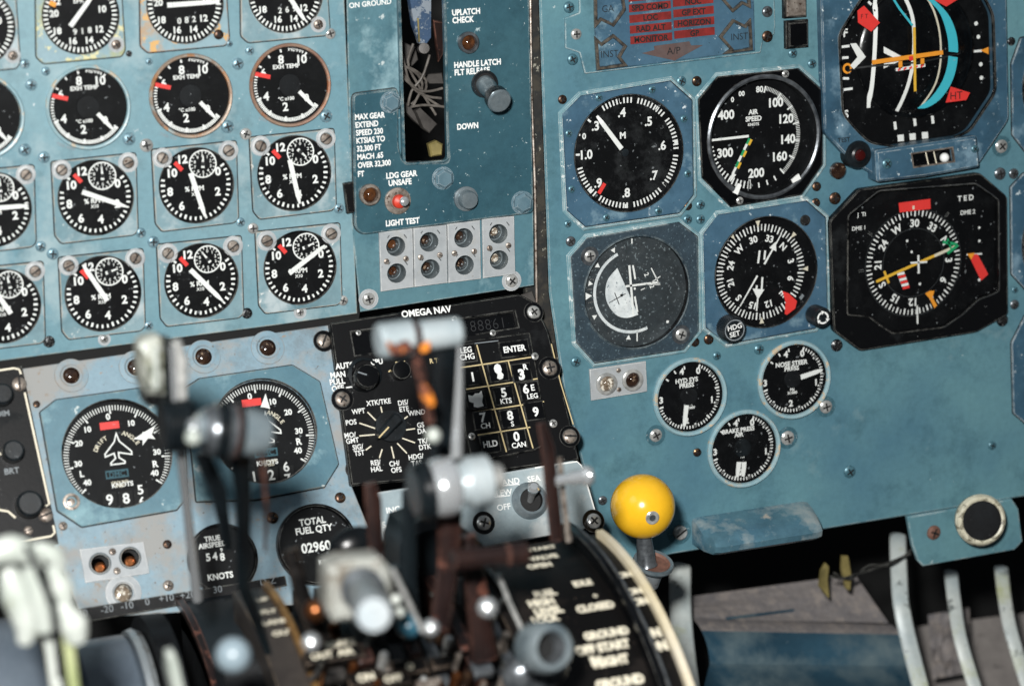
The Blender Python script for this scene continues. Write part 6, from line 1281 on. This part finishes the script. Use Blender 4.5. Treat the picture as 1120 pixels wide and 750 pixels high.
# left lever: yellowish clevis head, black disc and banded knob, rods below
hL = .25; t = thing('speed_brake_lever', 'tall worn lever with a yellowish forked head, black disc and banded side knob', 'lever', WP(205, 640, .15)); S = WS(190, 450, hL)
b = MB(MAIN); b.slab([WP(x, y, hL) for x, y in ((154, 380), (160, 373), (176, 369), (182, 376), (183, 434), (162, 433), (156, 424))], .02, 'lever_yellowish', .005); b.slab([WP(x, y, hL-.002) for x, y in ((180, 372), (190, 374), (198, 388), (201, 440), (181, 440))], .02, 'lever_black', .004); b.build('fork_head', t)
b = MB(MAIN); b.slab([WP(x, y, hL-.004) for x, y in ((158, 432), (203, 438), (200, 450), (162, 446))], .02, 'black_gloss', .003); b.build('fork_base', t)
b = MB(MAIN); b.tube([WP(170, 380, hL+.008), WP(171, 425, hL+.008)], 3*S, 'ivory', 10); b.tube([WP(188, 378, hL+.006), WP(191, 438, hL+.006)], 2.6*S, 'chrome', 10); b.build('bright_strip', t)
b = MB(MAIN); b.tube([WP(192, 372, hL), WP(198, 395, hL), WP(197, 440, hL)], [6*S, 8*S, 8*S], 'steel', 14); b.build('side_plate', t)
b = MB(MAIN); b.slab([WP(x, y, hL-.012) for x, y in ((152, 380), (160, 372), (160, 440), (156, 438))], .01, 'lever_black', .002); b.build('shade_plate', t)
b = MB(MAIN); b.rod(WP(176, 466, hL), WP(212, 462, hL), [(0, 0), (0, 27*S), (.1, 30*S), (.75, 30*S), (1, 24*S), (1, 0)], 'lever_black', 40); b.build('hub_disc', t)
b = MB(MAIN); b.rod(WP(206, 468, hL+.03), WP(296, 474, hL+.03), [(0, 0), (0, 9*S), (.05, 10*S, 'chrome'), (.1, 16*S, 'alu'), (.16, 20*S, 'steel_blue'), (.24, 26*S, 'steel_dark'), (.30, 27*S, 'steel_dark'), (.32, 30*S, 'lever_black'), (.44, 31*S, 'lever_black'), (.46, 27*S, 'steel_dark'), (.54, 27*S, 'steel_dark'), (.56, 29*S, 'lever_brown'), (.62, 29*S, 'lever_black'), (.64, 25*S, 'steel_dark'), (.78, 26*S, 'steel_blue'), (.95, 22*S, 'steel_blue'), (1, 14*S, 'lever_silver'), (1, 0)], 'lever_silver', 40); b.build('banded_knob', t)
b = MB(MAIN); b.ball(WP(211, 478, hL+.06), 8*S, 'ivory', 20); b.build('button', t)
b = MB(MAIN); b.tube([WP(197, 485, hL-.01), WP(205, 560, hL-.04), WP(216, 655, hL-.06)], [6*S, 5.5*S, 6.5*S], 'chrome', 14, flat=.9, up=(1, 0, 0)); b.build('rod', t)
b = MB(MAIN); b.tube([WP(262, 485, hL+.02), WP(266, 540, hL), WP(266, 640, hL-.02), WP(294, 715, hL-.03)], [14*S, 9*S, 7*S, 4*S], 'lever_black', 14, flat=.4, up=(1, 0, 0)); b.build('blade', t)
b = MB(MAIN); b.tube([WP(287, 500, hL+.03), WP(292, 560, hL+.02), WP(290, 600, hL)], [6*S, 5*S, 4*S], 'lever_brown', 10, flat=.5); b.build('edge_strip', t)
b = MB(MAIN); b.tube([WP(220, 495, hL-.02), WP(240, 540, hL-.02), WP(250, 600, hL-.03)], [8*S, 9*S, 6*S], 'lever_black', 12, flat=.5, up=(1, 0, 0)); b.build('link_arm', t)

# T handle lever in the middle
hT = .27; t = thing('throttle_lever', 'tall black lever with a silver T grip flaked with orange paint and a chrome pivot', 'lever', WP(490, 640, hT)); S = WS(450, 370, hT)
b = MB(MAIN); b.rod(WP(413, 373, hT), WP(503, 362, hT), [(0, 0), (0, 17*S), (.04, 19.5*S), (.40, 20*S), (.42, 17*S, 'lever_brown'), (.49, 17*S, 'lever_brown'), (.51, 17*S, 'lever_silver'), (.75, 16.5*S), (.97, 16*S), (1, 14*S), (1, 0)], 'lever_silver', 48); b.build('grip', t)
b = MB(MAIN)
for pts in (((424, 373), (434, 378), (446, 373), (450, 381), (441, 387), (428, 386)), ((460, 380), (470, 374), (470, 383), (462, 386))):
    sp = smooth_path(list(pts)+[pts[0]], 4)[:-1]; b.slab([WP(x, y, hT+20*S) for x, y in sp], .0035, 'lever_orange', .0008)
b.build('orange_paint', t)
b = MB(MAIN); b.tube([WP(490, 372, hT-.004), WP(487, 430, hT-.004), WP(486, 500, hT-.004), WP(484, 560, hT-.004)], [14*S, 14*S, 16*S, 17*S], 'lever_black', 14, flat=.35, up=(1, 0, 0)); b.build('blade', t)
b = MB(MAIN); b.tube([WP(503, 378, hT), WP(502, 430, hT), WP(499, 500, hT)], [2.6*S, 4.5*S, 7*S], 'chrome', 12, flat=.6, up=(1, 0, 0)); b.build('bright_edge', t)
b = MB(MAIN); b.tube([WP(x, y, hT+.03) for x, y in ((454, 378), (458, 400), (464, 428), (471, 462))], [5*S, 5*S, 5.5*S, 4*S], 'lever_brown', 10, flat=.5); b.build('strap', t)
b = MB(MAIN); b.tube([WP(x, y, hT+.036) for x, y in ((461, 420), (466, 430), (473, 443))], [3*S, 6*S, 3*S], 'lever_orange', 10, flat=.5); b.build('orange_flake', t)
b = MB(MAIN); b.rod(WP(452, 538, hT+.02), WP(548, 521, hT+.02), [(0, 0), (0, 26*S), (.06, 32*S), (.16, 34*S), (.18, 27*S, 'steel_dark'), (.24, 31*S, 'chrome'), (.36, 33*S, 'chrome'), (.46, 30*S, 'chrome'), (.5, 22*S, 'steel_dark'), (.60, 24*S, 'lever_silver'), (.64, 28*S, 'lever_silver'), (.84, 27*S, 'lever_silver'), (.9, 18*S, 'steel'), (1, 14*S, 'steel'), (1, 0)], 'lever_black', 48); b.build('pivot_hub', t)
b = MB(MAIN); b.ball(WP(474, 476, hT+.035), 8*S, 'ivory', 20); b.build('button', t)
b = MB(MAIN); b.tube([WP(492, 560, hT), WP(490, 620, hT), WP(480, 690, hT+.02)], [15*S, 12*S, 10*S], 'lever_brown', 14, flat=.5, up=(1, 0, 0)); b.build('lower_arm', t)
b = MB(MAIN); b.rod(WP(495, 612, hT+.015), WP(578, 604, hT+.015), [(0, 0), (0, 12*S), (.7, 11*S), (.72, 13*S), (.95, 13*S), (1, 9*S), (1, 0)], 'lever_brown', 28); b.build('cross_rod', t)
# brown lever by the keypad
hR = .24; t = thing('fuel_lever', 'brown worn upright lever with a silver ball on a side rod, before the keypad', 'lever', WP(615, 585, hR)); S = WS(610, 520, hR)
b = MB(MAIN); b.tube([WP(592, 462, hR), WP(599, 490, hR), WP(604, 540, hR), WP(609, 590, hR)], [5*S, 8*S, 8.5*S, 8*S], 'lever_brown', 12, flat=.5, up=(1, 0, 0)); b.build('blade', t)
b = MB(MAIN); b.tube([WP(612, 500, hR-.01), WP(617, 550, hR-.01), WP(622, 592, hR-.01)], [3.5*S, 3.5*S, 4*S], 'steel_worn', 10, flat=.6, up=(1, 0, 0)); b.build('rear_strip', t)
b = MB(MAIN); b.rod(WP(606, 526, hR), WP(648, 519, hR), [(0, 0), (0, 6*S), (.4, 6*S), (.42, 7.5*S), (.7, 8*S), (.74, 10*S), (.85, 12*S), (.97, 9.5*S), (1, 0)], 'chrome', 28); b.build('side_knob', t)
# brown lever and black boss at the left of them
t = thing('mixture_lever', 'short brown rounded lever with a black boss left of the chrome pivot', 'lever', WP(400, 610, hR)); S = WS(400, 570, hR)
b = MB(MAIN); b.tube([WP(404, 528, hR), WP(408, 548, hR), WP(410, 580, hR), WP(412, 620, hR)], [7*S, 10*S, 9*S, 9*S], 'lever_brown', 12, flat=.6, up=(1, 0, 0)); b.build('blade', t)
b = MB(MAIN); b.ball(WP(390, 600, hR-.02), 29*S, 'lever_black', 28, (1.15, .6, .9)); b.build('boss', t)
for (pts, rs, mm, lab) in ((((448, 535), (447, 580), (446, 640), (450, 700)), (9, 8, 11, 12), 'lever_black', 'thin dark lever left of the throttle lever with blue-grey sheen'), (((425, 620), (430, 660), (436, 700)), (14, 16, 18), 'lever_black', 'dark stubby lever behind the white push button'), (((510, 585), (520, 640), (530, 720)), (10, 13, 16), 'lever_brown', 'broad dark brown lever base left of the ring knob'), (((545, 628), (558, 660), (574, 695)), (3, 3, 3), 'steel', 'thin bright bar slanting down to the ring knob'), (((318, 600), (330, 650), (352, 700)), (8, 10, 12), 'quadrant', 'dark lever stub right of the lettered plate')):
    S = WS(pts[0][0], pts[0][1], .25); b = MB(MAIN); b.tube([WP(x, y, .25) for x, y in pts], [r*S for r in rs], mm, 12, flat=.6, up=(1, 0, 0)); tag(b.build('quadrant_lever'), lab, 'lever', 'dark levers crowded in the middle of the quadrant')
# white bracket with push button
hW = .30; t = thing('push_button_bracket', 'white squared bracket with a fat pale cylinder push button', 'push button', WP(400, 680, hW)); S = WS(395, 650, hW)
b = MB(MAIN); p0 = [WP(x, y, hW) for x, y in ((360, 622), (376, 614), (418, 611), (428, 622), (432, 645), (420, 676), (366, 682), (359, 665))]; b.slab(p0, .02, 'bracket_dirty', .004); b.build('bracket', t)
b = MB(MAIN); b.rod(WP(396, 642, hW+.002), WP(409, 672, hW+.05), [(0, 23*S), (.1, 24*S, 'steel_dark'), (.12, 17*S, 'steel_dark'), (.55, 18*S, 'alu'), (.58, 20*S), (.95, 20*S), (1, 17*S), (1, 0)], 'alu', 36); b.build('button', t)
b = MB(MAIN); b.tube([WP(429, 622, hW-.01), WP(444, 652, hW-.01), WP(462, 690, hW-.01)], 3*S, 'steel', 10); b.build('side_wire', t)
for x, y, r, m, lab, h in ((447, 684, 14, 'teal_knob', 'dull blue round knob beside the white push button', .28), (471, 686, 9, 'chrome', 'small chrome ball added as the bright highlight right of the dull blue knob', .32), (340, 702, 10, 'chrome', 'small chrome ball added as the bright highlight below the copper knob', .32), (345, 667, 13, 'copper', 'round copper coloured knob left of the white bracket', .28), (533, 664, 11, 'chrome', 'bright small metal ball above the slanting bar', .32), (255, 716, 20, 'sky_blue_knob', 'light blue round knob in front of the black drum', .32), (433, 655, 6, 'ivory', 'small pale button on the right of the white bracket', .30), (437, 669, 6, 'ivory', 'small pale button above the dull blue knob', .30)):  # two of the chrome balls are added in place of bright highlights
    S = WS(x, y, h); b = MB(MAIN); b.ball(WP(x, y, h), r*S, m, 24); b.rod(WP(x, y, h), WP(x+2, y+10, h-.05), [(0, r*S*.5), (1, r*S*.4)], 'lever_black', 12); tag(b.build('knob_or_highlight_ball'), lab, 'knob', 'small round knobs on the quadrant')
b = MB(MAIN); S = WS(192, 735, .3); b.slab([WP(x, y, .3) for x, y in ((183, 716), (191, 713), (196, 722), (206, 770), (194, 775), (184, 735))], .01, 'ivory', .002); tag(b.build('bright_lever'), 'short bright white lever at the bottom edge in front of the drum', 'lever')
# ring knob
hK = .30; t = thing('ring_knob', 'blue-grey hollow ring knob at the bottom centre', 'knob', WP(600, 730, hK)); S = WS(605, 708, hK)
b = MB(MAIN); A = WP(604, 712, hK-.02); B = WP(606, 708, hK+.01); ax = (B-A).normalized(); ax = Vector((.12, -.95, .28)).normalized(); A = WP(605, 708, hK)-ax*.02; B = WP(605, 708, hK)
b.rod(A, B, [(0, 29*S), (.5, 29*S), (.85, 28*S), (1, 24*S), (1.02, 20*S), (.9, 17*S), (.3, 14*S, 'steel_dark'), (.3, 0, 'dark')], 'steel_blue', 48); b.build('ring', t)
b = MB(MAIN); b.ball(WP(585, 735, hK-.04), 34*S, 'steel_dark', 28, (1.2, .6, .8)); b.build('body', t)

# ------------------------------------------------------------------ light
def area(name, loc, target, size, watts, col):
    L = bpy.data.lights.new(name, 'AREA'); L.energy = watts; L.size = size; L.color = col; L.shape = 'DISK'
    o = bpy.data.objects.new(name, L); C.objects.link(o); o.location = loc
    o.rotation_euler = (Vector(target)-Vector(loc)).to_track_quat('-Z', 'Y').to_euler(); return o
area('flash', cam_pos-cright*.10+cup*.16-fwd*.02, (0.02, 0, -.05), .09, 51, (1, .985, .96))
area('fill_light', Vector((-1.7, -.9, 1.3)), (0, 0, 0), 1.0, 4, (.92, .97, 1))  # soft fill lamp added at the upper left, no visible source
w = bpy.data.worlds.new('World'); sc.world = w; w.use_nodes = True; N = w.node_tree.nodes; L = w.node_tree.links
bg = N['Background']; tcn = N.new('ShaderNodeTexCoord'); sp3 = N.new('ShaderNodeSeparateXYZ'); L.new(tcn.outputs['Generated'], sp3.inputs[0])
cr_ = N.new('ShaderNodeValToRGB'); cr_.color_ramp.elements[0].position = .60; cr_.color_ramp.elements[0].color = (.10, .11, .12, 1); cr_.color_ramp.elements[1].position = .92; cr_.color_ramp.elements[1].color = (.75, .85, .95, 1)
mp_ = N.new('ShaderNodeMapRange'); mp_.inputs['From Min'].default_value = -1; L.new(sp3.outputs['Z'], mp_.inputs['Value']); L.new(mp_.outputs[0], cr_.inputs[0]); L.new(cr_.outputs[0], bg.inputs[0]); bg.inputs[1].default_value = .18
sc.view_settings.view_transform = 'Standard'; sc.view_settings.look = 'None'; sc.view_settings.exposure = 0; sc.view_settings.gamma = 1
cam_d.dof.use_dof = True; fp = WP(560, 330, 0); cam_d.dof.focus_distance = (fp-cam_pos).dot(fwd); cam_d.dof.aperture_fstop = (cam_d.lens/1000)/.020
sc.render.engine = 'CYCLES'; sc.cycles.use_denoising = True; sc.cycles.max_bounces = 6; sc.cycles.transparent_max_bounces = 8; sc.cycles.caustics_reflective = False; sc.cycles.caustics_refractive = False
sc.cycles.sample_clamp_indirect = 4
